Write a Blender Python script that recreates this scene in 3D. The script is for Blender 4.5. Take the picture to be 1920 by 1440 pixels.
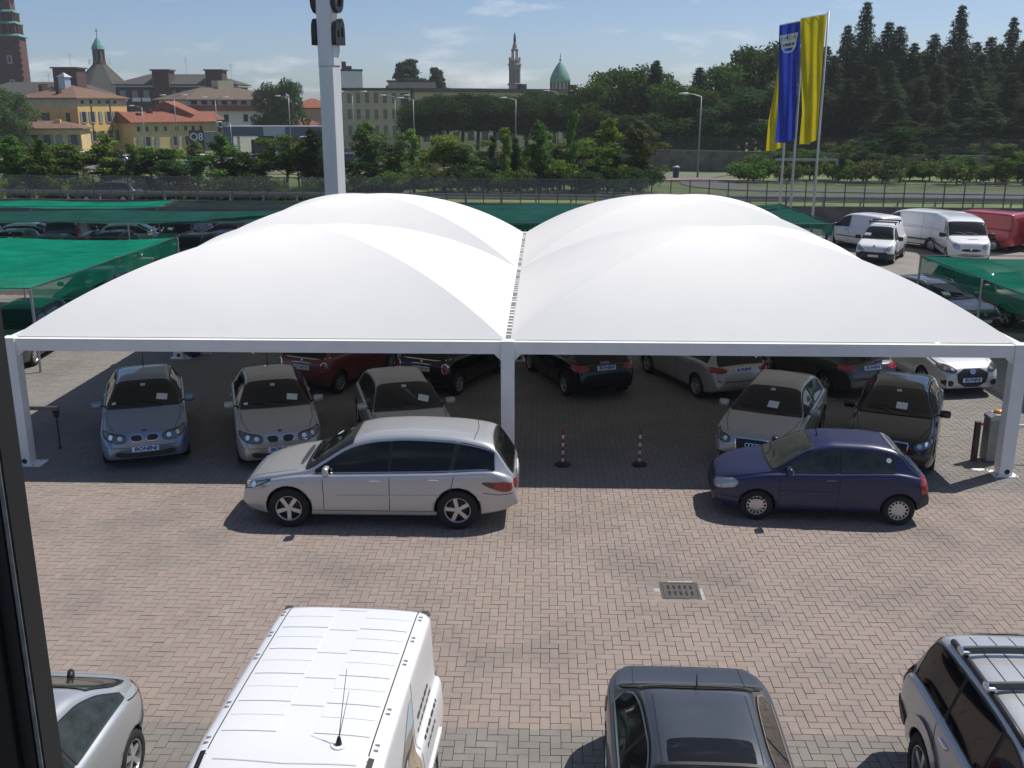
import bpy, bmesh, math, random
import numpy as np
from mathutils import Vector, Matrix, geometry
from mathutils.bvhtree import BVHTree

for o in list(bpy.data.objects): bpy.data.objects.remove(o)
random.seed(7); NR = np.random.default_rng(7)
SC = bpy.context.scene; COL = SC.collection
R = math.radians

# ------------------------------------------------------------------ camera
CAM_H, CAM_PITCH, CAM_YAW, CAM_F = 7.25, R(15.5), R(1.8), 1900.0
cam = bpy.data.cameras.new('camera'); camo = bpy.data.objects.new('camera', cam); COL.objects.link(camo)
cam.sensor_width = 36.0; cam.sensor_fit = 'HORIZONTAL'; cam.lens = CAM_F/1920*36
cam.clip_start = 0.05; cam.clip_end = 6000
camo.location = (0, 0, CAM_H); camo.rotation_euler = (math.pi/2-CAM_PITCH, 0, CAM_YAW)
SC.camera = camo

# ------------------------------------------------------------------ sky and sun
SUNV = Vector((1.51, 0.95, 2.70)).normalized()
SUN_EL = math.asin(SUNV.z); SUN_AZ = math.atan2(SUNV.x, SUNV.y)
w = bpy.data.worlds.new('World'); SC.world = w; w.use_nodes = True
nt = w.node_tree; nt.nodes.clear()
out = nt.nodes.new('ShaderNodeOutputWorld'); bg = nt.nodes.new('ShaderNodeBackground')
sky = nt.nodes.new('ShaderNodeTexSky'); sky.sky_type = 'NISHITA'; sky.sun_disc = False
sky.sun_elevation = SUN_EL; sky.sun_rotation = SUN_AZ; sky.altitude = 0; sky.air_density = 0.68; sky.dust_density = 0.75; sky.ozone_density = 5.4
bg.inputs['Strength'].default_value = 0.074
# thin fair-weather clouds, everywhere in the sky alike
tc = nt.nodes.new('ShaderNodeTexCoord'); mp = nt.nodes.new('ShaderNodeMapping'); mp.inputs['Scale'].default_value = (6.5, 6.5, 24.0)
mp.inputs['Location'].default_value = (1.9, 0.6, 0.35)
nz = nt.nodes.new('ShaderNodeTexNoise'); nz.inputs['Scale'].default_value = 1.0; nz.inputs['Detail'].default_value = 7; nz.inputs['Roughness'].default_value = 0.62
cr = nt.nodes.new('ShaderNodeValToRGB'); cr.color_ramp.elements[0].position = 0.55; cr.color_ramp.elements[1].position = 0.74
cr.color_ramp.elements[1].color = (0.75, 0.75, 0.75, 1)
mx = nt.nodes.new('ShaderNodeMixRGB'); mx.inputs['Color2'].default_value = (8.6, 8.6, 8.7, 1)
nt.links.new(tc.outputs['Generated'], mp.inputs['Vector']); nt.links.new(mp.outputs['Vector'], nz.inputs['Vector'])
nt.links.new(nz.outputs['Fac'], cr.inputs['Fac']); nt.links.new(cr.outputs['Color'], mx.inputs['Fac'])
nt.links.new(sky.outputs['Color'], mx.inputs['Color1']); nt.links.new(mx.outputs['Color'], bg.inputs['Color'])
nt.links.new(bg.outputs['Background'], out.inputs['Surface'])
sl = bpy.data.lights.new('sun', 'SUN'); sl.energy = 3.35; sl.angle = R(0.5); sl.color = (1.0, 0.95, 0.88)
so = bpy.data.objects.new('sun', sl); COL.objects.link(so); so.rotation_euler = (-SUNV).to_track_quat('-Z', 'Y').to_euler(); so.location = (40, 30, 80)
vs = SC.view_settings; vs.view_transform = 'Standard'; vs.look = 'None'; vs.exposure = 0.55; vs.gamma = 1.0; vs.use_curve_mapping = False
try:
    SC.cycles.max_bounces = 8; SC.cycles.transparent_max_bounces = 16
except Exception: pass

# ------------------------------------------------------------------ materials
MATS = {}
def lin(c):
    return tuple(((v/255)/12.92 if v/255 <= 0.04045 else ((v/255+0.055)/1.055)**2.4) for v in c)
def mat(name, col, rough=0.6, metal=0.0, coat=0.0, var=0.0, vscale=6.0, bump=0.0, bscale=40.0, spec=0.5, trans=0.0, objvar=0.0, stretch=None, emit=None, dust=0.0):
    """Principled material; var = noise variation of the colour, objvar = variation from object to object."""
    if name in MATS: return MATS[name]
    m = bpy.data.materials.new(name); m.use_nodes = True; n = m.node_tree; L = n.links
    b = n.nodes['Principled BSDF']; b.inputs['Roughness'].default_value = rough; b.inputs['Metallic'].default_value = metal
    b.inputs['Coat Weight'].default_value = coat; b.inputs['Coat Roughness'].default_value = 0.04
    b.inputs['Specular IOR Level'].default_value = spec; b.inputs['Transmission Weight'].default_value = trans
    b.inputs['Base Color'].default_value = (*col, 1)
    src = None
    if var > 0 or objvar > 0 or dust > 0 or bump > 0:
        t = n.nodes.new('ShaderNodeTexCoord'); v = t.outputs['Object']
        if stretch:
            mm = n.nodes.new('ShaderNodeMapping'); mm.inputs['Scale'].default_value = stretch; L.new(v, mm.inputs['Vector']); v = mm.outputs['Vector']
    if var > 0 or objvar > 0:
        hs = n.nodes.new('ShaderNodeHueSaturation'); hs.inputs['Color'].default_value = (*col, 1)
        val = None
        if var > 0:
            nn = n.nodes.new('ShaderNodeTexNoise'); nn.inputs['Scale'].default_value = vscale; nn.inputs['Detail'].default_value = 6; nn.inputs['Roughness'].default_value = 0.65
            L.new(v, nn.inputs['Vector'])
            mr = n.nodes.new('ShaderNodeMapRange'); mr.inputs['From Min'].default_value = 0.3; mr.inputs['From Max'].default_value = 0.7
            mr.inputs['To Min'].default_value = 1-var; mr.inputs['To Max'].default_value = 1+var; L.new(nn.outputs['Fac'], mr.inputs['Value']); val = mr.outputs['Result']
        if objvar > 0:
            oi = n.nodes.new('ShaderNodeObjectInfo'); mo = n.nodes.new('ShaderNodeMapRange')
            mo.inputs['To Min'].default_value = 1-objvar; mo.inputs['To Max'].default_value = 1+objvar; L.new(oi.outputs['Random'], mo.inputs['Value'])
            if val is None: val = mo.outputs['Result']
            else:
                mu = n.nodes.new('ShaderNodeMath'); mu.operation = 'MULTIPLY'; L.new(val, mu.inputs[0]); L.new(mo.outputs['Result'], mu.inputs[1]); val = mu.outputs[0]
        L.new(val, hs.inputs['Value']); src = hs.outputs['Color']
    if dust > 0:
        nd = n.nodes.new('ShaderNodeTexNoise'); nd.inputs['Scale'].default_value = 2.3; nd.inputs['Detail'].default_value = 5; L.new(v, nd.inputs['Vector'])
        md = n.nodes.new('ShaderNodeMath'); md.operation = 'MULTIPLY'; md.inputs[1].default_value = dust*1.6; L.new(nd.outputs['Fac'], md.inputs[0])
        mc = n.nodes.new('ShaderNodeMixRGB'); mc.inputs['Color1'].default_value = (*col, 1); mc.inputs['Color2'].default_value = (0.30, 0.27, 0.22, 1)
        if src: L.new(src, mc.inputs['Color1'])
        L.new(md.outputs[0], mc.inputs['Fac']); src = mc.outputs['Color']
        ma = n.nodes.new('ShaderNodeMath'); ma.operation = 'ADD'; ma.inputs[1].default_value = rough; L.new(md.outputs[0], ma.inputs[0]); L.new(ma.outputs[0], b.inputs['Roughness'])
    if src: L.new(src, b.inputs['Base Color'])
    if bump > 0:
        nb = n.nodes.new('ShaderNodeTexNoise'); nb.inputs['Scale'].default_value = bscale; nb.inputs['Detail'].default_value = 4; L.new(v, nb.inputs['Vector'])
        bp = n.nodes.new('ShaderNodeBump'); bp.inputs['Strength'].default_value = bump; bp.inputs['Distance'].default_value = 0.02; L.new(nb.outputs['Fac'], bp.inputs['Height']); L.new(bp.outputs['Normal'], b.inputs['Normal'])
    if emit: b.inputs['Emission Color'].default_value = (*emit[:3], 1); b.inputs['Emission Strength'].default_value = emit[3]
    MATS[name] = m; return m
def paint(name, col, metal=0.0, rough=0.3, dust=0.12, coat=0.8):
    return mat('paint_'+name, col, rough=rough, metal=metal, coat=coat, dust=dust)
def seethrough(name, col, alpha, rough=0.8, translucent=0.3, weave=0.0, var=0.22):
    """woven net or mesh: a share `alpha` of the surface is thread, the rest open."""
    m = bpy.data.materials.new(name); m.use_nodes = True; n = m.node_tree; L = n.links; n.nodes.clear()
    o = n.nodes.new('ShaderNodeOutputMaterial'); tr = n.nodes.new('ShaderNodeBsdfTransparent'); df = n.nodes.new('ShaderNodeBsdfDiffuse'); tl = n.nodes.new('ShaderNodeBsdfTranslucent')
    m1 = n.nodes.new('ShaderNodeMixShader'); m2 = n.nodes.new('ShaderNodeMixShader')
    t = n.nodes.new('ShaderNodeTexCoord'); nn = n.nodes.new('ShaderNodeTexNoise'); nn.inputs['Scale'].default_value = 1.1; nn.inputs['Detail'].default_value = 7; L.new(t.outputs['Object'], nn.inputs['Vector'])
    hs = n.nodes.new('ShaderNodeHueSaturation'); hs.inputs['Color'].default_value = (*col, 1)
    mr = n.nodes.new('ShaderNodeMapRange'); mr.inputs['From Min'].default_value = .3; mr.inputs['From Max'].default_value = .7; mr.inputs['To Min'].default_value = 1-var; mr.inputs['To Max'].default_value = 1+var
    L.new(nn.outputs['Fac'], mr.inputs['Value']); L.new(mr.outputs['Result'], hs.inputs['Value'])
    L.new(hs.outputs['Color'], df.inputs['Color']); L.new(hs.outputs['Color'], tl.inputs['Color'])
    m1.inputs['Fac'].default_value = translucent; L.new(df.outputs[0], m1.inputs[1]); L.new(tl.outputs[0], m1.inputs[2])
    m2.inputs['Fac'].default_value = alpha; L.new(tr.outputs[0], m2.inputs[1]); L.new(m1.outputs[0], m2.inputs[2]); L.new(m2.outputs[0], o.inputs['Surface'])
    MATS[name] = m; return m

GLASS = mat('car_glass', (0.008, 0.009, 0.009), rough=0.03, spec=0.45)
GLASS_G = mat('car_glass_greenish', (0.030, 0.038, 0.034), rough=0.04, spec=0.45, var=0.6, vscale=4)
BLACK = mat('black_plastic', (0.012, 0.012, 0.013), rough=0.5)
DGREY = mat('dark_grey_plastic', (0.045, 0.047, 0.05), rough=0.55, var=0.15)
SEAM = mat('panel_gap', (0.01, 0.01, 0.01), rough=0.8)
RUBBER = mat('tyre_rubber', (0.014, 0.014, 0.014), rough=0.85, var=0.3, vscale=12)
ALLOY = mat('alloy', (0.55, 0.55, 0.56), rough=0.3, metal=0.7)
ALLOYD = mat('dull_alloy', (0.30, 0.30, 0.31), rough=0.4, metal=0.6)
CHROME = mat('chrome', (0.72, 0.72, 0.72), rough=0.12, metal=1.0)
LENS = mat('headlamp_lens', (0.13, 0.135, 0.14), rough=0.08, metal=0.3, coat=1.0, var=0.25, vscale=9)
LENSC = mat('clear_headlamp', (0.40, 0.41, 0.42), rough=0.10, metal=0.3, coat=1.0, var=0.35, vscale=7)
REFL = mat('lamp_reflector', (0.75, 0.76, 0.78), rough=0.15, metal=0.8, coat=1.0)
ROOFLINE = mat('white_sealant', (0.42, 0.43, 0.44), rough=0.7)
TAIL = mat('tail_lamp_red', (0.30, 0.012, 0.010), rough=0.12, coat=1.0, var=0.35, vscale=18)
TAILD = mat('tail_lamp_dark', (0.05, 0.01, 0.01), rough=0.12, coat=1.0)
ORANGE = mat('indicator_orange', (0.6, 0.16, 0.02), rough=0.15, coat=1.0)
PLATE = mat('plate_white', (0.72, 0.74, 0.76), rough=0.4)
PLBLUE = mat('plate_blue', (0.02, 0.10, 0.42), rough=0.4)
PAPER = mat('paper', (0.72, 0.72, 0.68), rough=0.8)
WHITE = mat('white_painted_steel', (0.83, 0.815, 0.78), rough=0.4, var=0.06, vscale=3)
GALV = mat('galvanised_steel', (0.34, 0.35, 0.36), rough=0.45, metal=0.6, var=0.15)
CONC = mat('concrete', (0.30, 0.285, 0.265), rough=0.9, var=0.2, vscale=3, bump=0.2)

# ------------------------------------------------------------------ mesh helpers
def link(o, parent=None):
    COL.objects.link(o)
    if parent is not None: o.parent = parent
    return o
def mesh_np(name, V, F, smooth=False):
    me = bpy.data.meshes.new(name); me.from_pydata([tuple(v) for v in V], [], [tuple(f) for f in F])
    if smooth: me.polygons.foreach_set('use_smooth', [True]*len(me.polygons))
    me.update(); return me
def quads_np(name, V, nq, smooth=False):
    """mesh of nq separate quads from a (4*nq,3) array"""
    me = bpy.data.meshes.new(name); V = np.asarray(V, dtype=np.float32)
    me.vertices.add(4*nq); me.vertices.foreach_set('co', V.ravel()); me.loops.add(4*nq); me.loops.foreach_set('vertex_index', np.arange(4*nq, dtype=np.int32))
    me.polygons.add(nq); me.polygons.foreach_set('loop_start', np.arange(0, 4*nq, 4, dtype=np.int32))
    try: me.polygons.foreach_set('loop_total', np.full(nq, 4, dtype=np.int32))
    except Exception: pass
    if smooth: me.polygons.foreach_set('use_smooth', np.ones(nq, dtype=bool))
    me.update(calc_edges=True); me.validate(); return me
def ob(name, me, m=None, parent=None, loc=None, rot=None, scale=None):
    o = bpy.data.objects.new(name, me)
    if m is not None:
        if len(me.materials) == 0: me.materials.append(m)
        elif me.materials[0] != m:
            o.material_slots[0].link = 'OBJECT'; o.material_slots[0].material = m
    link(o, parent)
    if loc is not None: o.location = loc
    if rot is not None: o.rotation_euler = rot
    if scale is not None: o.scale = scale if hasattr(scale, '__len__') else (scale,)*3
    return o
def tag(o, label=None, cat=None, group=None, kind=None):
    if label: o['label'] = label
    if cat: o['category'] = cat
    if group: o['group'] = group
    if kind: o['kind'] = kind
    return o
def empty(name, loc=(0, 0, 0), rz=0.0):
    o = bpy.data.objects.new(name, None); COL.objects.link(o); o.location = loc; o.rotation_euler = (0, 0, rz); o.empty_display_size = 0.2; return o
class MB:
    """collects shapes for ONE mesh"""
    def __init__(s): s.v = []; s.f = []
    def add(s, V, F):
        k = len(s.v); s.v += [tuple(p) for p in V]; s.f += [tuple(i+k for i in f) for f in F]; return s
    def box(s, x0, x1, y0, y1, z0, z1, M=None):
        V = [Vector(p) for p in ((x0,y0,z0),(x1,y0,z0),(x1,y1,z0),(x0,y1,z0),(x0,y0,z1),(x1,y0,z1),(x1,y1,z1),(x0,y1,z1))]
        if M: V = [M @ p for p in V]
        return s.add(V, [(3,2,1,0),(4,5,6,7),(0,1,5,4),(1,2,6,5),(2,3,7,6),(3,0,4,7)])
    def cbox(s, c, d, M=None):
        return s.box(c[0]-d[0]/2, c[0]+d[0]/2, c[1]-d[1]/2, c[1]+d[1]/2, c[2]-d[2]/2, c[2]+d[2]/2, M)
    def bar(s, a, b, wx, wy=None, up=(0, 0, 1)):
        """rectangular bar from a to b"""
        a = Vector(a); b = Vector(b); d = b-a; L = d.length; q = d.to_track_quat('Z', 'Y'); wy = wx if wy is None else wy
        return s.box(-wx/2, wx/2, -wy/2, wy/2, 0, L, Matrix.Translation(a) @ q.to_matrix().to_4x4())
    def tube(s, pts, rad, n=8, cap=True):
        pts = [Vector(p) for p in pts]; rad = rad if hasattr(rad, '__len__') else [rad]*len(pts); V = []; F = []
        for i, p in enumerate(pts):
            d = (pts[min(i+1, len(pts)-1)]-pts[max(i-1, 0)]).normalized(); a = d.orthogonal().normalized()
            if i and abs(a.dot(pa)) < 0.98: a = (pa-d*pa.dot(d)).normalized()
            pa = a; b = d.cross(a)
            for k in range(n):
                t = 2*math.pi*k/n; V.append(p+(a*math.cos(t)+b*math.sin(t))*rad[i])
        for i in range(len(pts)-1):
            for k in range(n): F.append((i*n+k, i*n+(k+1) % n, (i+1)*n+(k+1) % n, (i+1)*n+k))
        if cap: F.append(tuple(range(n-1, -1, -1))); F.append(tuple(range((len(pts)-1)*n, len(pts)*n)))
        return s.add(V, F)
    def lathe(s, prof, n=24, axis='z', M=None, cap=True):
        """prof = [(r, h)]"""
        V = []; F = []
        for r, h in prof:
            for k in range(n):
                t = 2*math.pi*k/n; p = (r*math.cos(t), r*math.sin(t), h) if axis == 'z' else (r*math.cos(t), h, r*math.sin(t))
                V.append(M @ Vector(p) if M else Vector(p))
        for i in range(len(prof)-1):
            for k in range(n): F.append((i*n+k, i*n+(k+1) % n, (i+1)*n+(k+1) % n, (i+1)*n+k))
        if cap:
            if prof[0][0] > 1e-6: F.append(tuple(range(n-1, -1, -1)))
            if prof[-1][0] > 1e-6: F.append(tuple(range((len(prof)-1)*n, len(prof)*n)))
        return s.add(V, F)
    def prism(s, poly, y0, y1, M=None):
        """poly in (x,z), extruded along y"""
        n = len(poly); V = [Vector((x, y0, z)) for x, z in poly]+[Vector((x, y1, z)) for x, z in poly]
        if M: V = [M @ p for p in V]
        return s.add(V, [tuple(range(n)), tuple(range(2*n-1, n-1, -1))]+[(i, n+i, n+(i+1) % n, (i+1) % n) for i in range(n)])
    def mesh(s, name, smooth=False): return mesh_np(name, s.v, s.f, smooth)
    def ob(s, name, m, parent=None, smooth=False, bevel=0.0, **k):
        me = s.mesh(name, smooth)
        bm = bmesh.new(); bm.from_mesh(me); bmesh.ops.recalc_face_normals(bm, faces=bm.faces)
        if bevel: bmesh.ops.bevel(bm, geom=bm.edges[:], offset=bevel, segments=2, profile=0.6, affect='EDGES', clamp_overlap=True)
        bm.to_mesh(me); bm.free()
        return ob(name, me, m, parent, **k)
_text = {}
def text_mesh(body, size=1.0, extrude=0.0, shear=0.0, bold=0.0):
    key = (body, size, extrude, shear, bold)
    if key in _text: return _text[key]
    c = bpy.data.curves.new('lettering', 'FONT'); c.body = body; c.size = size; c.extrude = extrude; c.shear = shear; c.offset = bold; c.align_x = 'CENTER'; c.align_y = 'CENTER'; c.resolution_u = 3
    o = bpy.data.objects.new('lettering_tmp', c); COL.objects.link(o); dg = bpy.context.evaluated_depsgraph_get(); dg.update()
    me = bpy.data.meshes.new_from_object(o.evaluated_get(dg)); bpy.data.objects.remove(o); bpy.data.curves.remove(c); me.name = 'lettering'; me.materials.clear()
    _text[key] = me; return me
def copy_tree(o, parent=None):
    c = o.copy(); COL.objects.link(c); c.parent = parent
    for ch in o.children: copy_tree(ch, c)
    return c
def pchip(pts, x):
    xs = np.array([p[0] for p in pts], float); ys = np.array([p[1] for p in pts], float); x = np.clip(np.asarray(x, float), xs[0], xs[-1])
    h = np.diff(xs); d = np.diff(ys)/h; m = np.zeros(len(xs)); m[0] = d[0]; m[-1] = d[-1]
    for i in range(1, len(xs)-1):
        if d[i-1]*d[i] > 0:
            w1 = 2*h[i]+h[i-1]; w2 = h[i]+2*h[i-1]; m[i] = (w1+w2)/(w1/d[i-1]+w2/d[i])
    i = np.clip(np.searchsorted(xs, x, side='right')-1, 0, len(xs)-2); t = (x-xs[i])/h[i]
    return (2*t**3-3*t**2+1)*ys[i]+(t**3-2*t**2+t)*h[i]*m[i]+(-2*t**3+3*t**2)*ys[i+1]+(t**3-t**2)*h[i]*m[i+1]
def chaikin(P, it=2, closed=False):
    P = [np.array(p, float) for p in P]
    for _ in range(it):
        Q = []; n = len(P)
        if closed:
            for i in range(n): a, b = P[i], P[(i+1) % n]; Q += [a*.75+b*.25, a*.25+b*.75]
        else:
            Q = [P[0]]
            for i in range(n-1): a, b = P[i], P[i+1]; Q += [a*.75+b*.25, a*.25+b*.75]
            Q.append(P[-1])
        P = Q
    return P
def to_px(x, y, z):
    cy, sy = math.cos(CAM_YAW), math.sin(CAM_YAW); a = x*cy+y*sy; f = -x*sy+y*cy; d = CAM_H-z
    dep = f*math.cos(CAM_PITCH)+d*math.sin(CAM_PITCH); v = d*math.cos(CAM_PITCH)-f*math.sin(CAM_PITCH)
    return 960+CAM_F*a/dep, 720+CAM_F*v/dep, dep
# ================================================================== cars
def wheel_meshes():
    W = {}
    tp = [(0.63, -.46), (0.70, -.50), (0.90, -.50), (0.985, -.40), (1.0, -.2), (1.0, .2), (0.985, .40), (0.90, .50), (0.70, .50), (0.63, .46)]
    W['tyre'] = MB().lathe([(r, h*0.33*2) for r, h in tp]+[(0.63, -.46*.66)], 28, 'y', cap=False).mesh('tyre', True)
    W['hub'] = MB().lathe([(0.62, -.28), (0.62, .10), (0.30, .12), (0.0, .12)], 20, 'y').mesh('wheel', True)
    def rim(nsp, w0, w1, style='spoke'):
        b = MB(); yo = .27
        b.lathe([(0.655, yo+.03), (0.61, yo+.035), (0.585, yo), (0.585, yo-.25)], 28, 'y', cap=False)
        b.lathe([(0.15, yo-.12), (0.15, yo-.03), (0.10, yo), (0.0, yo)], 12, 'y')
        for k in range(nsp):
            t = 2*math.pi*k/nsp+.3; M = Matrix.Rotation(t, 4, 'Y')
            V = [(0.08, yo-.01, -w0), (0.08, yo-.01, w0), (0.60, yo-.02, w1), (0.60, yo-.02, -w1), (0.08, yo-.14, -w0), (0.08, yo-.14, w0), (0.60, yo-.12, w1), (0.60, yo-.12, -w1)]
            b.add([M @ Vector(v) for v in V], [(0, 1, 2, 3), (7, 6, 5, 4), (0, 3, 7, 4), (1, 5, 6, 2), (3, 2, 6, 7)])
        if style == 'cap': b.lathe([(0.44, yo-.02), (0.30, yo+.01), (0.10, yo+.012), (0, yo+.012)], 24, 'y')
        return b.mesh('rim')
    W['five'] = rim(5, .085, .10); W['ten'] = rim(10, .03, .035); W['seven'] = rim(7, .05, .06); W['cap'] = rim(14, .03, .05, 'cap')
    return W
WH = wheel_meshes()
RMATD = DGREY

class Proto:
    """one vehicle type: the body surface, and patches that follow it (panes, lamps, grilles, gaps)"""
    def __init__(s, **p):
        s.p = p; s.L, s.W, s.H = p['L'], p['W'], p['H']; s.parts = []
        L, W = s.L, s.W
        s.S = np.unique(np.concatenate([np.linspace(0, .30, 9), np.linspace(.30, L-.30, int((L-.6)/.062)), np.linspace(L-.30, L, 9)]))
        s.build()
    def T(s, x): return pchip(s.p['prof'], x)
    def B(s, x): return np.minimum(pchip(s.p['belt'], x), s.T(x)-.03)
    def Wm(s, x):
        p = s.p; x = np.asarray(x, float); f = np.clip(1-x/p.get('rf', .75), 0, 1); r = np.clip(1-(s.L-x)/p.get('rr', .65), 0, 1)
        return s.W/2*(1-(1-p.get('wf', .70))*f**2.6)*(1-(1-p.get('wr', .76))*r**2.8)
    def edge(s, x):
        """roof edge at station x: (half width, z)"""
        T, B, wm = s.T(x), s.B(x), s.Wm(x); gh = T-B; d = np.minimum(s.p.get('drop', .085), .42*gh); wb = wm-.075
        k = (s.W/2-.075-s.p['wroof'])/(s.H-.085-s.p.get('beltz', .92)); z = T-d
        return wb-k*np.maximum(z-B, 0)**1.0, z
    def section(s, x):
        p = s.p; T, B, wm = float(s.T(x)), float(s.B(x)), float(s.Wm(x)); zb = float(pchip(p['zb'], x)); zb = min(zb, B-.08); h = B-zb; ws = wm*.955
        e, ez = s.edge(x); e = float(e); ez = float(ez)
        K = [(0, zb), (ws-.12, zb), (ws-.015, zb+.01), (ws, zb+.06*min(1, h/.4)), (wm-.012, zb+.30*h), (wm, zb+.52*h), (wm-.004, zb+.68*h), (wm-.012, B-.14*h), (wm-.028, B-.03*h), (wm-.055, B+.008), (wb2(wm, e), B+.030*(1 if T-B > .2 else .5)),
             (e+.004, ez-.02*min(1, (T-B)/.3)), (e-.012, ez+.012), (e-.075, T-.30*(T-ez)), (e*.62, T-.06*(T-ez)), (e*.3, T), (0, T)]
        return [q for q in chaikin(K, 2)]
    def build(s):
        rows = [s.section(x) for x in s.S]; n = len(rows[0]); V = []; F = []
        for x, r in zip(s.S, rows):
            X = s.L/2-x
            V += [(X, q[0], q[1]) for q in r]+[(X, -q[0], q[1]) for q in r[-2:0:-1]]
        m = 2*n-2
        for i in range(len(rows)-1):
            for k in range(m): F.append((i*m+k, (i+1)*m+k, (i+1)*m+(k+1) % m, i*m+(k+1) % m))
        F.append(tuple(range(m))); F.append(tuple(range((len(rows)-1)*m+m-1, (len(rows)-1)*m-1, -1)))
        bm = bmesh.new(); vs = [bm.verts.new(v) for v in V]; [bm.faces.new([vs[i] for i in f]) for f in F]
        bmesh.ops.recalc_face_normals(bm, faces=bm.faces); 
        caps = [f for f in bm.faces if len(f.verts) > 4]; bmesh.ops.triangulate(bm, faces=caps)
        s.bvh = BVHTree.FromBMesh(bm)
        clad = s.p.get('clad', 0)
        for f in bm.faces:
            f.smooth = True
            c = f.calc_center_median()
            if c.z < s.p.get('under', .24) or (clad and c.z < clad): f.material_index = 1
        me = bpy.data.meshes.new('body'); bm.to_mesh(me); bm.free()
        me.materials.append(None); me.materials.append(BLACK if not s.p.get('cladmat') else s.p['cladmat'])
        # wheel arches cut out of the body
        b = MB(); s.wx = [s.L/2-s.p['fo'], s.L/2-s.p['fo']-s.p['wb']]; r = s.p['r']
        for x in s.wx:
            for sg in (1, -1):
                b.lathe([(r*1.13, 0), (r*1.13, .42)], 28, 'y', Matrix.Translation((x, sg*(s.W/2-.12)-.21, r*1.02)))
        cme = b.mesh('arch'); cme.materials.append(None); cme.materials.append(BLACK); cme.polygons.foreach_set('material_index', [1]*len(cme.polygons))
        bm = bmesh.new(); bm.from_mesh(cme); bmesh.ops.recalc_face_normals(bm, faces=bm.faces); bm.to_mesh(cme); bm.free()
        o = bpy.data.objects.new('t', me); c = bpy.data.objects.new('c', cme); COL.objects.link(o); COL.objects.link(c)
        md = o.modifiers.new('b', 'BOOLEAN'); md.operation = 'DIFFERENCE'; md.object = c; md.solver = 'EXACT'; md.material_mode = 'INDEX'
        dg = bpy.context.evaluated_depsgraph_get(); dg.update(); me2 = bpy.data.meshes.new_from_object(o.evaluated_get(dg)); me2.name = 'body'
        bpy.data.objects.remove(o); bpy.data.objects.remove(c)
        s.body = me2
        if len(me2.polygons) < 500: s.body = me
    # ---- points on the surface
    def hit(s, proj, a, b):
        """proj: 'L','R' (station, z) / 'F','B' (y, z) / 'T' (station, y) -> point, normal"""
        if proj in 'LR': sg = 1 if proj == 'L' else -1; o, d = Vector((s.L/2-a, sg*4, b)), Vector((0, -sg, 0))
        elif proj == 'F': o, d = Vector((8, a, b)), Vector((-1, 0, 0))
        elif proj == 'B': o, d = Vector((-8, a, b)), Vector((1, 0, 0))
        else: o, d = Vector((s.L/2-a, b, 6)), Vector((0, 0, -1))
        p, n, i, dd = s.bvh.ray_cast(o, d)
        if p is None:
            q = {'L': Vector((s.L/2-a, s.W/2, b)), 'R': Vector((s.L/2-a, -s.W/2, b)), 'F': Vector((s.L/2, a, b)), 'B': Vector((-s.L/2, a, b)), 'T': Vector((s.L/2-a, b, s.H))}[proj]
            p, n, i, dd = s.bvh.find_nearest(q)
        if n.dot(d) > 0: n = -n
        return p, n
    def patch(s, poly, proj, off=.004, res=.07, rounds=1, thick=0.0):
        poly = [tuple(q) for q in (chaikin(poly, rounds, True) if rounds else poly)]
        dense = []
        for i in range(len(poly)):
            a, b = np.array(poly[i]), np.array(poly[(i+1) % len(poly)]); k = max(1, int(np.linalg.norm(b-a)/res)); dense += [tuple(a+(b-a)*j/k) for j in range(k)]
        xs = [q[0] for q in dense]; ys = [q[1] for q in dense]; vin = []
        for gx in np.arange(min(xs)+res/2, max(xs), res):
            for gy in np.arange(min(ys)+res/2, max(ys), res):
                if inside(gx, gy, dense) and min((gx-q[0])**2+(gy-q[1])**2 for q in dense) > (res*.45)**2: vin.append((gx, gy))
        try: v, e, f, *_ = geometry.delaunay_2d_cdt([Vector(q) for q in dense+vin], [], [list(range(len(dense)))], 1, 1e-5)
        except Exception: v, f = [Vector(q) for q in dense], [list(range(len(dense)))]
        P = []
        for q in v:
            p, n = s.hit(proj, q[0], q[1]); P.append(p+n*off)
        f = [tuple(t) for t in f]
        if thick:
            k = len(P); nb = len(dense); low = []
            for q in v[:nb]:
                p, n = s.hit(proj, q[0], q[1]); low.append(p+n*(off-thick))
            P += low; f += [(i, (i+1) % nb, k+(i+1) % nb, k+i) for i in range(nb)]
        return P, f
    def ribbon(s, pts, proj, width=.010, off=.003, closed=False, step=.06):
        pts = [np.array(q, float) for q in pts]
        if closed: pts = pts+[pts[0]]
        D = [pts[0]]
        for a, b in zip(pts[:-1], pts[1:]):
            k = max(1, int(np.linalg.norm(b-a)/step)); D += [a+(b-a)*j/k for j in range(1, k+1)]
        V = []; F = []
        for i, q in enumerate(D):
            t = D[min(i+1, len(D)-1)]-D[max(i-1, 0)]; t = t/(np.linalg.norm(t)+1e-9); nn = np.array([-t[1], t[0]])*width/2
            for sg in (1, -1):
                p, n = s.hit(proj, *(q+sg*nn)); V.append(p+n*off)
        for i in range(len(D)-1): F.append((2*i, 2*i+1, 2*i+3, 2*i+2))
        return V, F
    # ---- parts
    def add(s, name, VF, m, parent=None, smooth=True):
        V, F = VF; me = mesh_np(name, V, F); bm = bmesh.new(); bm.from_mesh(me)
        bmesh.ops.remove_doubles(bm, verts=bm.verts, dist=1e-5); bmesh.ops.recalc_face_normals(bm, faces=bm.faces)
        if smooth and name not in ('roof_rib', 'side_moulding', 'sill_trim', 'side_bar'): [setattr(f, 'smooth', True) for f in bm.faces]
        bm.to_mesh(me); bm.free(); me.materials.append(m if m != 'PAINT' else None); s.parts.append((name, me, m, parent)); return len(s.parts)-1
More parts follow.
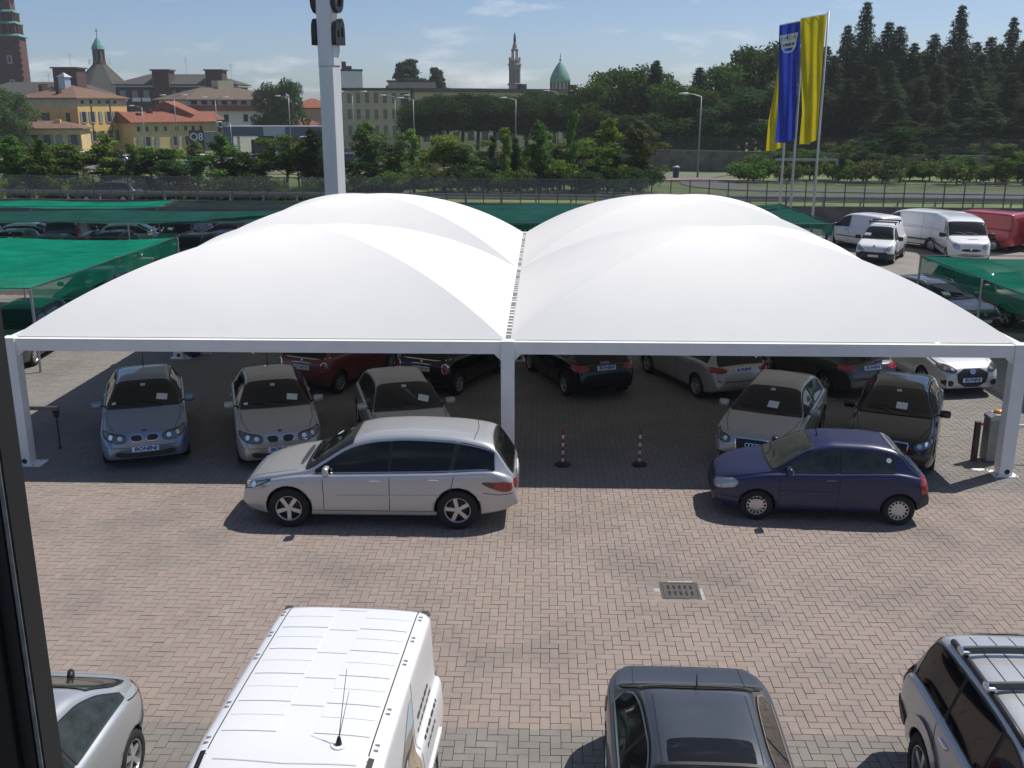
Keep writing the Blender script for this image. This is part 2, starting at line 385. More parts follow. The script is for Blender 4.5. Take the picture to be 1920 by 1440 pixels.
    def mb(s, name, b, m, parent=None, bevel=0.0, smooth=False):
        me = b.mesh(name, smooth); bm = bmesh.new(); bm.from_mesh(me); bmesh.ops.recalc_face_normals(bm, faces=bm.faces)
        if bevel: bmesh.ops.bevel(bm, geom=bm.edges[:], offset=bevel, segments=2, profile=.6, affect='EDGES', clamp_overlap=True)
        bm.to_mesh(me); bm.free(); me.materials.append(m if m != 'PAINT' else None); s.parts.append((name, me, m, parent)); return len(s.parts)-1
    def win_outline(s, s0, s1, lo=.035, hi=.030, lean0=0.0, lean1=0.0):
        xs = np.linspace(s0, s1, 26); top = s.edge(xs)[1]-hi; bot = s.B(xs)+lo; zm = bot.min(); zt = top.max()
        lean = lambda z: lean0+(lean1-lean0)*0
        up = []; dn = []
        for x, t, b in zip(xs, top, bot):
            if t-b > .02: up.append((x, t)); dn.append((x, b))
        sh = lambda q, i: (q[0]+(lean0 if i == 0 else 0), q[1])
        P = dn+up[::-1]
        k = len(dn)
        if lean0 or lean1:
            zl, zh = dn[0][1], up[0][1]
            def f(q):
                t = (q[0]-s0)/(s1-s0); h = (q[1]-zl)/max(.05, zt-zl)
                return (q[0]+h*(lean0*(1-t)+lean1*t), q[1])
            P = [f(q) for q in P]
        return P
    def windows(s, spans, chrome=False, glass=None, rear=None, quarter_glass=None):
        """spans: side panes [(s0, s1, lean0, lean1)]"""
        g = glass or GLASS
        for pj in 'LR':
            if len(spans) > 1:
                P = s.win_outline(spans[0][0], spans[-1][1]); i0 = s.add('pillar_trim', s.patch(P, pj, .006, .07, 1), BLACK)
                if chrome: s.add('window_chrome', s.ribbon(P, pj, .018, .013, True, .10), CHROME, i0)
            for (a, b, l0, l1) in spans:
                P = s.win_outline(a, b, lean0=l0, lean1=l1)
                i = s.add('side_window', s.patch(P, pj, .010, .06, 1), g)
                s.add('window_trim', s.ribbon(P, pj, .016, .012, True, .10), BLACK, i)
        c = s.p['ws']; P = s.glass_top(*c, inset=s.p.get('wsin', .045)); i = s.add('windscreen', s.patch(P, 'T', .012, .06, 1), g)
        s.add('window_trim', s.ribbon(P, 'T', .035, .014, True, .06), BLACK, i)
        w0, w1 = P[0], P[-1]
        if s.p.get('rw'):
            P = s.glass_top(*s.p['rw'], inset=s.p.get('rwin', .06)); i = s.add('rear_window', s.patch(P, 'T', .010, .045, 1), g); s.add('window_trim', s.ribbon(P, 'T', .02, .012, True, .06), BLACK, i)
    def glass_top(s, a, b, inset=.06, bow=.03):
        xs = np.linspace(a, b, 12); e = s.edge(xs)[0]-inset; k = 7
        bowf = lambda y, e0: 1-(y/e0)**2
        sgn = 1 if b > a else -1
        P = [(x, y) for x, y in zip(xs, e)]+[(b-sgn*0-bow*bowf(y, e[-1])*0, y) for y in np.linspace(e[-1], -e[-1], k)[1:-1]]+[(x, -y) for x, y in zip(xs[::-1], e[::-1])]+[(a-bow*1.5*bowf(y, e[0]), y) for y in np.linspace(-e[0], e[0], 9)[1:-1]]
        return P
    def sym(s, name, poly, proj, m, off=.006, rounds=1, res=.05, parent=None, thick=0.0):
        out = []
        for sg in (1, -1): out.append(s.add(name, s.patch([(q[0]*sg, q[1]) for q in poly], proj, off, res, rounds, thick), m, parent))
        if name == 'headlight':
            c = np.mean(np.array(poly), 0); w = np.ptp(np.array(poly)[:, 0])
            for i, sg in zip(out, (1, -1)):
                for dx, rr in ((-.20, .048), (.16, .055)): s.disc('lamp_reflector', 'F', (c[0]+dx*w)*sg, c[1]-.004+.02*(dx > 0), rr, REFL, .012, i, 12)
                s.add('lamp_edge', s.ribbon([(q[0]*sg, q[1]) for q in chaikin(poly, 1, True)], proj, .014, off+.004, True), BLACK, i)
        return out
    def both(s, name, poly, m, off=.006, rounds=1, res=.06, thick=0.0):
        return [s.add(name, s.patch(poly, pj, off, res, rounds, thick), m) for pj in 'LR']
    def gaps(s, lines, m=None):
        for pj, pts in lines:
            for q in (('L', 'R') if pj == 'S' else (pj,)): s.add('panel_gap', s.ribbon(pts, q, .011, .0025), m or SEAM)
    def doors(s, cuts, sill=None, front=None):
        """vertical shut lines at stations; handles behind each"""
        sill = sill or s.p['r']*.9; ln = []
        for c, lean in cuts: ln.append(('S', [(c+lean, float(s.B(c))+.01), (c, .62), (c-.01, sill)]))
        a = cuts[0][0]; b = cuts[-1][0]; ln.append(('S', [(a, sill), (b, sill)])); s.gaps(ln)
    def handles(s, pos, m='PAINT', z=None):
        for pj, sg in (('L', 1), ('R', -1)):
            for x in pos:
                zz = (z or float(s.B(x))-.10); p, n = s.hit(pj, x, zz); b = MB()
                b.cbox((p.x, p.y+sg*.012, zz), (.19, .035, .03)); s.mb('door_handle', b, m, bevel=.010)
    def mirrors(s, st, z=None, m='PAINT', size=1.0):
        for pj, sg in (('L', 1), ('R', -1)):
            zz = z or float(s.B(st))+.09; p, n = s.hit(pj, st, float(s.B(st))+.02)
            b = MB(); c = (p.x+.02, p.y+sg*.15*size, zz); b.cbox(c, (.11*size, .22*size, .16*size)); i = s.mb('mirror', b, m, bevel=.05*size, smooth=True)
            b = MB().bar((p.x, p.y-sg*.02, zz-.05), (c[0], c[1]-sg*.06, zz-.02), .05, .03); s.mb('mirror_arm', b, BLACK, i)
            b = MB().cbox((c[0]-.052*size, c[1], c[2]), (.006, .15*size, .09*size)); s.mb('mirror_glass', b, CHROME, i)
    def wheels(s): pass
    def antenna(s, st, h=.35, lean=.12):
        p, n = s.hit('T', st, 0); s.mb('antenna', MB().tube([p-n*.01, p+Vector((-.02, 0, .03)), p+Vector((-lean, 0, h))], [.02, .012, .004], 6), BLACK)
    def plate(s, proj, z, w=.52, h=.11, y=0.0, text='BONINI', m=PLBLUE, off=.012):
        p, n = s.hit(proj, y, z); sg = 1 if proj == 'F' else -1; tilt = math.asin(max(-.5, min(.5, n.z)))
        M = Matrix.Translation(p+n*off) @ Matrix.Rotation(-sg*tilt, 4, 'Y')
        i = s.mb('number_plate', MB().box(-.006, .006, -w/2, w/2, -h/2, h/2, M), PLATE)
        if text:
            tm = text_mesh(text, h*(.95 if text == 'BONINI' else .72), 0, .18 if text == 'BONINI' else 0, .006 if text == 'BONINI' else .001).copy()
            xs = [v.co.x for v in tm.vertices]; sx = (w*.86)/(max(xs)-min(xs))
            tm.transform(M @ Matrix.Translation((sg*.0085, 0, 0)) @ Matrix(((0, 0, sg, 0), (sg, 0, 0, 0), (0, 1, 0, 0), (0, 0, 0, 1))) @ Matrix.Diagonal((min(sx, 1.25), 1, 1, 1)))
            tm.materials.append(m); s.parts.append(('lettering', tm, m, i))
    def disc(s, name, proj, a, b, r, m, off=.006, parent=None, n=14, ring=None):
        p, nn = s.hit(proj, a, b); q = nn.to_track_quat('Z', 'Y').to_matrix().to_4x4(); M = Matrix.Translation(p+nn*off) @ q
        bb = MB()
        if ring: bb.lathe([(r, 0), (r, .006), (r-ring, .006), (r-ring, 0)], n, 'z', M, cap=False)
        else: bb.lathe([(r, -.003), (r, .003)], n, 'z', M)
        return s.mb(name, bb, m, parent)
    def rail(s, st0, st1, inset=.10, h=.05, m=None):
        for sg in (1, -1):
            pts = []
            for k, x in enumerate(np.linspace(st0, st1, 9)):
                e = float(s.edge(x)[0])-inset; p, n = s.hit('T', x, sg*e); pts.append(p+Vector((0, 0, -.01 if k in (0, 8) else h)))
            s.mb('roof_rail', MB().tube(pts, .018, 6), m or BLACK, smooth=True)
    def paper(s, st, y, w=.22, d=.17, rot=.15):
        P = [(-d/2, -w/2), (d/2, -w/2), (d/2, w/2), (-d/2, w/2)]; c, q = math.cos(rot), math.sin(rot)
        s.add('price_sheet', s.patch([(st+a*c-b*q, y+a*q+b*c) for a, b in P], 'T', .016, .08, 0), PAPER)
    def wipers(s):
        a = s.p['ws'][0]; ln = []
        for y0, y1 in ((.42, -.12), (-.05, -.55)): ln.append(('T', [(a-.015, y0), (a+.10, (y0+y1)/2), (a+.13, y1)]))
        for pj, pts in ln: s.add('wiper', s.ribbon(pts, pj, .02, .022), BLACK)
    # ---- a vehicle standing in the scene
    def place(s, name, label, cat, x, y, ang, paintm, rim='five', group=None, z=0.0, wheels=True, rimmat=None, small=False):
        """(x, y): ground point under the middle of the vehicle; ang: heading of its nose in degrees"""
        root = empty(name, (x, y, z), R(ang)); tag(root, label, cat, group)
        b = bpy.data.objects.new('body', s.body); link(b, root); b.material_slots[0].link = 'OBJECT'; b.material_slots[0].material = paintm
        objs = []
        for (nm, me, m, par) in s.parts:
            o = bpy.data.objects.new(nm, me); link(o, objs[par] if par is not None else root)
            if m == 'PAINT': o.material_slots[0].link = 'OBJECT'; o.material_slots[0].material = paintm
            objs.append(o)
        r = s.p['r']
        if wheels:
            for wx in s.wx:
                for sg in (1, -1):
                    hb = ob('wheel', WH['hub'], BLACK, root, loc=(wx, sg*(s.W/2-.115), r), rot=(0, random.random()*6, 0 if sg > 0 else math.pi), scale=r)
                    ob('tyre', WH['tyre'], RUBBER, hb); ob('rim', WH[rim], rimmat or ALLOY, hb)
        return root
def wb2(wm, e): return min(wm-.075, max(e+.005, wm-.095))
def inside(x, y, P):
    c = False; j = len(P)-1
    for i in range(len(P)):
        if (P[i][1] > y) != (P[j][1] > y) and x < (P[j][0]-P[i][0])*(y-P[i][1])/(P[j][1]-P[i][1])+P[i][0]: c = not c
        j = i
    return c
# ------------------------------------------------------------------ vehicle types
_pc = {}
def proto(key):
    if key not in _pc: _pc[key] = TYPES[key]()
    return _pc[key]
def t_rwagon():
    s = Proto(L=4.92, W=1.92, H=1.66, fo=.89, wb=2.98, r=.365, wroof=.60, beltz=.98, wf=.66, wr=.80, rf=.95, rr=.55, ws=(1.22, 2.02), rw=(4.52, 4.83),
        prof=[(0, .58), (.03, .70), (.12, .80), (.35, .90), (.8, 1.0), (1.18, 1.075), (1.5, 1.26), (2.05, 1.55), (2.5, 1.635), (3.0, 1.66), (3.7, 1.635), (4.2, 1.57), (4.5, 1.48), (4.66, 1.28), (4.80, 1.05), (4.88, .92), (4.92, .62)],
        belt=[(0, .5), (.08, .66), (.4, .82), (1.1, .95), (2.3, .985), (3.6, 1.02), (4.4, 1.06), (4.7, .98), (4.86, .84), (4.92, .55)], zb=[(0, .33), (.15, .25), (.7, .22), (4.0, .23), (4.5, .30), (4.92, .40)])
    s.windows([(1.36, 2.66, .0, .02), (2.69, 3.72, .02, .12), (3.80, 4.52, .12, .0)], chrome=True)
    s.doors([(1.52, -.02), (2.68, .0), (3.72, .10)]); s.handles([2.42, 3.46]); s.mirrors(1.62, 1.10); s.wipers()
    s.both('side_moulding', [(1.75, .60), (3.55, .62), (3.55, .65), (1.75, .63)], 'PAINT', .012, 0, .1, thick=.012)
    s.both('sill_trim', [(1.30, .27), (3.50, .27), (3.50, .33), (1.30, .33)], mat('satin_silver', (.5, .5, .52), .35, .6), .015, 0, .1, thick=.015)
    s.sym('headlight', [(.48, .66), (.80, .80), (.90, .90), (.84, .72), (.60, .60)], 'F', LENSC, .008)
    s.both('headlight_wrap', [(.16, .68), (.62, .86), (.58, .78), (.30, .66)], LENSC, .007)
    s.both('tail_light', [(4.28, .88), (4.80, .90), (4.84, .72), (4.70, .70), (4.52, .76)], TAIL, .008)
    s.both('tail_light_tip', [(4.26, .89), (4.50, .895), (4.52, .77), (4.42, .80)], TAILD, .009)
    s.sym('tail_light_rear', [(.55, .88), (.80, .90), (.80, .72), (.62, .72)], 'B', TAIL)
    s.add('grille', s.patch([(-.40, .74), (.40, .74), (.34, .54), (-.34, .54)], 'F', .006, .06), BLACK)
    s.add('lower_grille', s.patch([(-.55, .42), (.55, .42), (.5, .32), (-.5, .32)], 'F', .006, .08), BLACK)
    s.gaps([('T', [(1.05, .78), (.7, .74), (.2, .62)]), ('T', [(1.05, -.78), (.7, -.74), (.2, -.62)]), ('T', [(4.15, -.58), (4.2, 0), (4.15, .58)]), ('S', [(4.32, .70), (4.6, .66), (4.85, .66)])])
    s.add('cowl_vent', s.patch([(1.02, -.55), (1.12, -.5), (1.12, .5), (1.02, .55)], 'T', .004, .1), DGREY)
    for sg in (1, -1): s.add('windscreen_sticker', s.patch([(1.55, sg*-.50), (1.65, sg*-.50), (1.65, sg*-.38), (1.55, sg*-.38)], 'T', .016, .1, 0), PAPER) if sg > 0 else None
    s.plate('B', .86, text=None)
    return s
def t_clio():
    s = Proto(L=3.77, W=1.64, H=1.42, fo=.76, wb=2.47, r=.285, wroof=.53, beltz=.90, wf=.64, wr=.80, rf=.85, rr=.6, ws=(1.02, 1.72), rw=(3.20, 3.58), under=.22,
        prof=[(0, .52), (.04, .64), (.14, .73), (.4, .83), (.8, .91), (1.0, .955), (1.3, 1.14), (1.75, 1.36), (2.1, 1.415), (2.6, 1.41), (3.05, 1.36), (3.22, 1.30), (3.42, 1.10), (3.58, .93), (3.70, .86), (3.77, .55)],
        belt=[(0, .46), (.08, .60), (.4, .75), (1.0, .87), (2.0, .90), (3.1, .94), (3.5, .88), (3.7, .76), (3.77, .5)], zb=[(0, .27), (.2, .20), (.6, .19), (3.2, .2), (3.6, .27), (3.77, .34)])
    s.windows([(1.16, 2.13, 0, .0), (2.20, 3.14, .02, -.05)], glass=GLASS_G)
    s.doors([(1.14, -.02), (2.17, .02)]); s.handles([2.02], BLACK, .80); s.mirrors(1.30, .98); s.wipers()
    s.both('bumper_strip', [(.1, .40), (1.0, .42), (1.0, .44), (.1, .42)], BLACK, .006, 0, .1)
    s.both('rear_bumper', [(3.56, .32), (3.76, .36), (3.76, .56), (3.58, .57)], DGREY, .008, 1)
    s.sym('head_lamp', [(.36, .64), (.62, .74), (.74, .74), (.74, .60), (.58, .52), (.42, .54)], 'F', LENSC, .010)
    s.both('headlight_wrap', [(.16, .60), (.20, .72), (.36, .76), (.44, .70), (.34, .58)], LENSC, .009)
    s.both('tail_light', [(3.58, .92), (3.69, .86), (3.73, .62), (3.62, .56), (3.56, .70)], TAIL, .010)
    s.sym('tail_light_rear', [(.60, .90), (.74, .88), (.76, .60), (.66, .60)], 'B', TAIL)
    s.add('grille', s.patch([(-.30, .66), (.30, .66), (.24, .60), (-.24, .60)], 'F', .006, .06), BLACK)
    s.add('lower_grille', s.patch([(-.5, .44), (.5, .44), (.46, .32), (-.46, .32)], 'F', .006, .08), BLACK)
    s.gaps([('T', [(.95, .70), (.6, .64), (.2, .50)]), ('T', [(.95, -.70), (.6, -.64), (.2, -.50)]), ('S', [(1.14, .60), (2.17, .60)])])
    s.disc('tax_disc', 'R', 3.02, 1.16, .045, PAPER, .008); s.disc('tax_disc', 'L', 3.02, 1.16, .045, PAPER, .008)
    s.antenna(1.85, .28, -.05)
    s.add('roof_spoiler', s.patch([(3.06, -.50), (3.22, -.50), (3.22, .50), (3.06, .50)], 'T', .012, .1, 1, .012), mat('blue_grey_plastic', (.12, .13, .17), .45))
    return s
def hatch_base(**k):
    d = dict(L=4.22, W=1.76, H=1.42, fo=.86, wb=2.58, r=.31, wroof=.555, beltz=.92, wf=.77, wr=.78, rf=.7, rr=.6, ws=(1.20, 1.95), rw=(3.62, 4.02),
        prof=[(0, .60), (.03, .71), (.11, .78), (.45, .87), (.95, .95), (1.18, .985), (1.5, 1.15), (1.98, 1.36), (2.4, 1.415), (2.9, 1.415), (3.4, 1.36), (3.64, 1.28), (3.86, 1.08), (4.02, .95), (4.14, .89), (4.22, .58)],
        belt=[(0, .5), (.08, .62), (.45, .76), (1.2, .88), (2.4, .92), (3.5, .97), (3.95, .90), (4.14, .80), (4.22, .52)], zb=[(0, .26), (.15, .20), (.6, .18), (3.6, .19), (4.0, .26), (4.22, .34)])
    d.update(k); return Proto(**d)
def t_bmw():
    s = hatch_base(L=4.23, W=1.75, fo=.72, wb=2.66, wf=.80, rf=.6, ws=(1.30, 2.06),
        prof=[(0, .62), (.03, .715), (.10, .775), (.45, .85), (1.0, .925), (1.28, .985), (1.6, 1.14), (2.08, 1.36), (2.5, 1.42), (3.0, 1.42), (3.5, 1.36), (3.70, 1.28), (3.90, 1.08), (4.05, .95), (4.16, .88), (4.23, .58)])
    s.windows([(1.44, 2.32, 0, .0), (2.38, 3.20, .0, .05), (3.26, 3.62, .05, .0)])
    s.doors([(1.42, -.02), (2.35, 0), (3.12, .05)]); s.handles([2.1, 2.95]); s.mirrors(1.56, 1.02); s.wipers(); s.antenna(3.42, .35, .18)
    s.sym('headlight', [(.34, .66), (.38, .745), (.62, .765), (.80, .79), (.80, .70), (.62, .60), (.40, .60)], 'F', LENS, .008)
    i = s.sym('kidney_grille', [(.035, .64), (.06, .735), (.25, .735), (.28, .68), (.24, .61), (.06, .61)], 'F', BLACK, .008)
    for k, sg in zip(i, (1, -1)): s.add('grille_frame', s.ribbon([(q[0]*sg, q[1]) for q in chaikin([(.035, .64), (.06, .735), (.25, .735), (.28, .68), (.24, .61), (.06, .61)], 1, True)], 'F', .012, .010, True), CHROME, k)
    s.add('lower_grille', s.patch([(-.60, .34), (-.56, .42), (-.3, .37), (.3, .37), (.56, .42), (.60, .34), (.45, .28), (-.45, .28)], 'F', .006, .06), BLACK)
    s.gaps([('F', [(-.84, .52), (-.4, .49), (.4, .49), (.84, .52)]), ('T', [(1.2, .74), (.7, .72), (.2, .60)]), ('T', [(1.2, -.74), (.7, -.72), (.2, -.60)])])
    s.plate('F', .45); d = s.disc('badge', 'T', .16, 0, .042, BLACK, .004); s.disc('badge_centre', 'T', .16, 0, .028, mat('badge_blue', (.05, .18, .5), .3), .009, d)
    s.sym('tail_light', [(.55, .88), (.82, .90), (.82, .72), (.60, .74)], 'B', TAIL)
    s.paper(1.52, .38); s.add('mirror_sticker', s.patch([(1.86, -.05), (1.94, -.05), (1.94, .05), (1.86, .05)], 'T', .016, .1, 0), mat('pale_green_label', (.45, .55, .5), .5))
    s.add('windscreen_sticker', s.patch([(1.40, -.56), (1.47, -.56), (1.47, -.64), (1.40, -.64)], 'T', .016, .1, 0), PAPER)
    return s
def t_round():
    s = hatch_base(wf=.64, rf=.95, H=1.44)
    s.windows([(1.34, 2.30, 0, .0), (2.36, 3.5, .0, -.02)])
    s.doors([(1.34, -.02), (2.36, 0)]); s.handles([2.1]); s.mirrors(1.48, 1.02); s.wipers(); s.antenna(3.3, .3, .15)
    s.sym('headlight', [(.44, .64), (.50, .76), (.70, .78), (.80, .70), (.66, .60)], 'F', LENS, .008)
    s.add('grille', s.patch([(-.3, .70), (.3, .70), (.2, .46), (-.2, .46)], 'F', .006, .06), BLACK)
    s.add('lower_grille', s.patch([(-.6, .42), (.6, .42), (.5, .28), (-.5, .28)], 'F', .006, .06), BLACK)
    s.sym('tail_light', [(.55, .88), (.82, .90), (.82, .72), (.60, .74)], 'B', TAIL)
    s.gaps([('T', [(1.1, .74), (.7, .72), (.2, .56)]), ('T', [(1.1, -.74), (.7, -.72), (.2, -.56)])])
    s.paper(1.45, .36, rot=.3); s.add('mirror_sticker', s.patch([(1.78, -.05), (1.87, -.05), (1.87, .05), (1.78, .05)], 'T', .016, .1, 0), mat('pale_green_label', (.45, .55, .5), .5))
    s.add('seat_belt', s.patch([(1.42, .22), (1.50, .14), (1.74, -.02), (1.72, .06)], 'T', .016, .1, 0), mat('blue_belt', (.10, .15, .22), .6))
    return s
def t_audi(five=False):
    s = hatch_base(L=4.29 if five else 4.22)
    if five: s = hatch_base(L=4.29, rw=(3.82, 4.12), prof=[(0, .56), (.04, .67), (.14, .75), (.45, .85), (.95, .94), (1.18, .985), (1.5, 1.15), (1.98, 1.36), (2.4, 1.42), (2.9, 1.425), (3.5, 1.39), (3.84, 1.32), (3.98, 1.14), (4.10, .97), (4.22, .90), (4.29, .58)])
    if five: s.windows([(1.34, 2.26, 0, 0), (2.32, 3.16, 0, .05), (3.22, 3.78, .05, -.02)])
    else: s.windows([(1.34, 2.40, 0, .02), (2.47, 3.48, .02, -.02)])
    s.doors([(1.34, -.02), (2.42, .02)]+([(3.16, .06)] if five else [])); s.handles([2.15]+([2.98] if five else [])); s.mirrors(1.48, 1.02); s.wipers()
    s.sym('headlight', [(.46, .66), (.48, .735), (.66, .765), (.80, .79), (.80, .70), (.68, .62), (.50, .61)], 'F', LENS, .008)
    P = [(-.36, .70), (-.34, .735), (.34, .735), (.36, .70), (.29, .30), (-.29, .30)]
    i = s.add('grille', s.patch(P, 'F', .008, .05), BLACK); s.add('grille_frame', s.ribbon(chaikin(P, 1, True), 'F', .022, .012, True), CHROME, i)
    for k in range(4): s.disc('badge_ring', 'F', -.108+.072*k, .615, .047, CHROME, .016, i, 14, .012)
    s.sym('fog_grille', [(.50, .42), (.74, .44), (.70, .32), (.50, .30)], 'F', BLACK, .006)
    s.gaps([('T', [(1.1, .74), (.7, .70), (.2, .55)]), ('T', [(1.1, -.74), (.7, -.70), (.2, -.55)]), ('B', [(-.70, .62), (-.62, .56), (.62, .56), (.70, .62)])])
    s.sym('tail_light', [(.46, .905), (.86, .93), (.87, .80), (.66, .775), (.46, .80)], 'B', TAIL, .008)
    s.both('tail_light_wrap', [(s.L-.40, .92), (s.L-.12, .90), (s.L-.12, .80), (s.L-.26, .80)], TAIL, .008)
    s.add('rear_valance', s.patch([(-.62, .38), (.62, .38), (.56, .28), (-.56, .28)], 'B', .006, .08), BLACK)
    s.plate('B', .845, .50, .115); s.add('rear_wiper', s.ribbon([(s.p['rw'][1]-.03, 0), (s.p['rw'][1]-.10, -.36)], 'T', .025, .016), BLACK)
    s.add('bumper_gap', s.ribbon([(-.84, .60), (0, .57), (.84, .60)], 'B', .012, .003), SEAM)
    for k in range(4): s.disc('badge_ring', 'B', -.08+.053*k, .945, .035, CHROME, .006, None, 12, .009)
    s.paper(1.42, .10, rot=.05); s.add('mirror_sticker', s.patch([(1.80, -.05), (1.88, -.05), (1.88, .05), (1.80, .05)], 'T', .016, .1, 0), mat('pale_green_label', (.45, .55, .5), .5))
    return s
def t_mini():
    s = Proto(L=3.70, W=1.68, H=1.41, fo=.68, wb=2.47, r=.30, wroof=.60, beltz=.95, wf=.68, wr=.82, rf=.8, rr=.45, ws=(1.12, 1.55), rw=(3.38, 3.58), rwin=.05,
        prof=[(0, .6), (.04, .72), (.15, .82), (.5, .92), (.95, .98), (1.10, 1.01), (1.3, 1.18), (1.58, 1.34), (1.9, 1.405), (2.5, 1.41), (3.1, 1.375), (3.36, 1.33), (3.48, 1.15), (3.57, 1.0), (3.64, .93), (3.70, .60)],
        belt=[(0, .52), (.08, .68), (.5, .83), (1.1, .93), (2.4, .95), (3.3, .97), (3.56, .93), (3.66, .84), (3.70, .54)], zb=[(0, .27), (.15, .20), (.6, .18), (3.2, .19), (3.5, .25), (3.70, .34)])
    s.windows([(1.22, 2.26, 0, 0), (2.30, 3.36, 0, 0)])
    V, F = [], []
    s.both('belt_chrome', [(1.15, .972), (3.30, .995), (3.30, 1.012), (1.15, .99)], CHROME, .010, 0, .1)
    s.add('tailgate_chrome', s.ribbon([(-.74, 1.0), (-.4, .965), (.4, .965), (.74, 1.0)], 'B', .018, .008), CHROME)
    s.doors([(1.2, 0), (2.28, 0)]); s.handles([2.1], CHROME); s.mirrors(1.32, 1.06)
    P = [(.60, .90), (.74, .90), (.78, .68), (.62, .66)]
    for k, sg in zip(s.sym('tail_light', P, 'B', TAIL, .010, 2), (1, -1)): s.add('tail_light_bezel', s.ribbon([(q[0]*sg, q[1]) for q in chaikin(P, 2, True)], 'B', .026, .014, True), CHROME, k)
    s.plate('B', .74, .50, .12, text='DV 242AS', m=BLACK); s.add('handle_bar', s.patch([(-.30, .835), (.30, .835), (.30, .875), (-.30, .875)], 'B', .02, .06, 1, .02), CHROME)
    s.sym('headlight', [(.46, .64), (.46, .80), (.66, .84), (.74, .72), (.62, .62)], 'F', LENS, .01, 2)
    s.add('grille', s.patch([(-.4, .68), (.4, .68), (.34, .56), (-.34, .56)], 'F', .006), BLACK)
    s.disc('badge', 'B', 0, .925, .03, CHROME, .006); s.add('black_sill', s.patch([(-.7, .40), (.7, .40), (.66, .30), (-.66, .30)], 'B', .006, .08), BLACK)
    return s
def t_golf():
    s = hatch_base(L=4.21, H=1.47, W=1.76, wroof=.57, prof=[(0, .56), (.04, .69), (.14, .79), (.45, .89), (.95, .98), (1.12, 1.02), (1.45, 1.20), (1.88, 1.40), (2.3, 1.465), (2.9, 1.465), (3.5, 1.42), (3.72, 1.34), (3.90, 1.14), (4.02, 1.0), (4.14, .92), (4.21, .58)],
        belt=[(0, .5), (.08, .64), (.45, .80), (1.1, .92), (2.4, .95), (3.5, .98), (3.95, .93), (4.14, .82), (4.21, .52)], ws=(1.14, 1.86))
    s.windows([(1.28, 2.38, 0, 0), (2.45, 3.55, 0, 0)]); s.doors([(1.3, 0), (2.42, 0)]); s.handles([2.1]); s.mirrors(1.42, 1.06)
    s.sym('headlight', [(.42, .70), (.50, .80), (.74, .84), (.82, .78), (.72, .68), (.46, .64)], 'F', mat('smoked_lens', (.09, .1, .1), .06, .2, 1.0, var=.5, vscale=25), .010)
    P = [(-.46, .74), (.46, .74), (.36, .28), (-.36, .28)]; i = s.add('grille', s.patch(P, 'F', .008, .05), BLACK)
    s.sym('fog_grille', [(.50, .46), (.78, .48), (.76, .34), (.52, .30)], 'F', BLACK, .006)
    s.plate('F', .46); d = s.disc('badge', 'F', 0, .68, .075, mat('badge_silver_blue', (.35, .42, .6), .25, .5), .014, i, 20); 
    s.disc('badge_ring', 'F', 0, .68, .078, CHROME, .017, i, 20, .012)
    p, n = s.hit('F', 0, .68); tm = text_mesh('V\nW', .07, 0, 0, .001).copy(); tm.transform(Matrix.Translation(p+n*.024+Vector((0, 0, -.035))) @ Matrix(((0, 0, 1, 0), (1, 0, 0, 0), (0, 1, 0, 0), (0, 0, 0, 1)))); tm.materials.append(CHROME); s.parts.append(('badge_letters', tm, CHROME, i))
    s.sym('tail_light', [(.5, .90), (.80, .92), (.80, .72), (.56, .72)], 'B', TAIL)
    s.gaps([('T', [(1.05, .74), (.7, .70), (.2, .55)]), ('T', [(1.05, -.74), (.7, -.70), (.2, -.55)])])
    return s
def t_coupe():
    s = Proto(L=4.66, W=1.86, H=1.37, fo=.86, wb=2.75, r=.34, wroof=.56, beltz=.92, wf=.70, wr=.74, rf=.9, rr=.8, ws=(1.42, 2.2), rw=(3.50, 4.02), rwin=.05, drop=.075,
        prof=[(0, .56), (.05, .68), (.2, .77), (.6, .87), (1.1, .95), (1.4, .985), (1.75, 1.14), (2.2, 1.32), (2.6, 1.37), (3.1, 1.365), (3.5, 1.315), (3.76, 1.17), (4.04, 1.0), (4.3, .965), (4.50, .955), (4.58, .90), (4.66, .58)],
        belt=[(0, .5), (.08, .62), (.5, .78), (1.4, .90), (2.6, .92), (3.6, .95), (4.2, .93), (4.5, .90), (4.58, .82), (4.66, .52)], zb=[(0, .26), (.15, .18), (.6, .17), (4.0, .18), (4.4, .26), (4.66, .34)])
    s.windows([(1.56, 2.72, 0, 0), (2.76, 3.72, 0, .0)], chrome=True); s.doors([(1.5, 0), (2.74, .02)]); s.handles([2.5]); s.mirrors(1.7, 1.02)
    P = [(1.98, -.36), (2.02, -.40), (2.48, -.42), (2.54, -.36), (2.54, .36), (2.48, .42), (2.02, .40), (1.98, .36)]; s.add('sunroof', s.patch(P, 'T', .004, .08, 1), GLASS)
    s.gaps([('T', [(4.06, -.62), (4.02, -.3), (4.02, .3), (4.06, .62)]), ('T', [(4.06, .62), (4.54, .60)]), ('T', [(4.06, -.62), (4.54, -.60)]), ('T', [(2.05, -.47), (3.35, -.48)]), ('T', [(2.05, .47), (3.35, .48)])])
    s.antenna(3.44, .14, .08)
    s.sym('tail_light', [(.42, .86), (.80, .88), (.84, .74), (.44, .72)], 'B', TAIL); s.both('tail_light_wrap', [(4.25, .86), (4.55, .86), (4.55, .74), (4.32, .74)], TAIL, .008)
    s.plate('B', .62, text=None); s.sym('headlight', [(.44, .64), (.5, .74), (.8, .78), (.78, .66)], 'F', LENS)
    p, n = s.hit('R', 4.0, .80); s.disc('fuel_cap', 'R', 3.95, .80, .085, BLACK, .001, None, 20, .012)
    return s
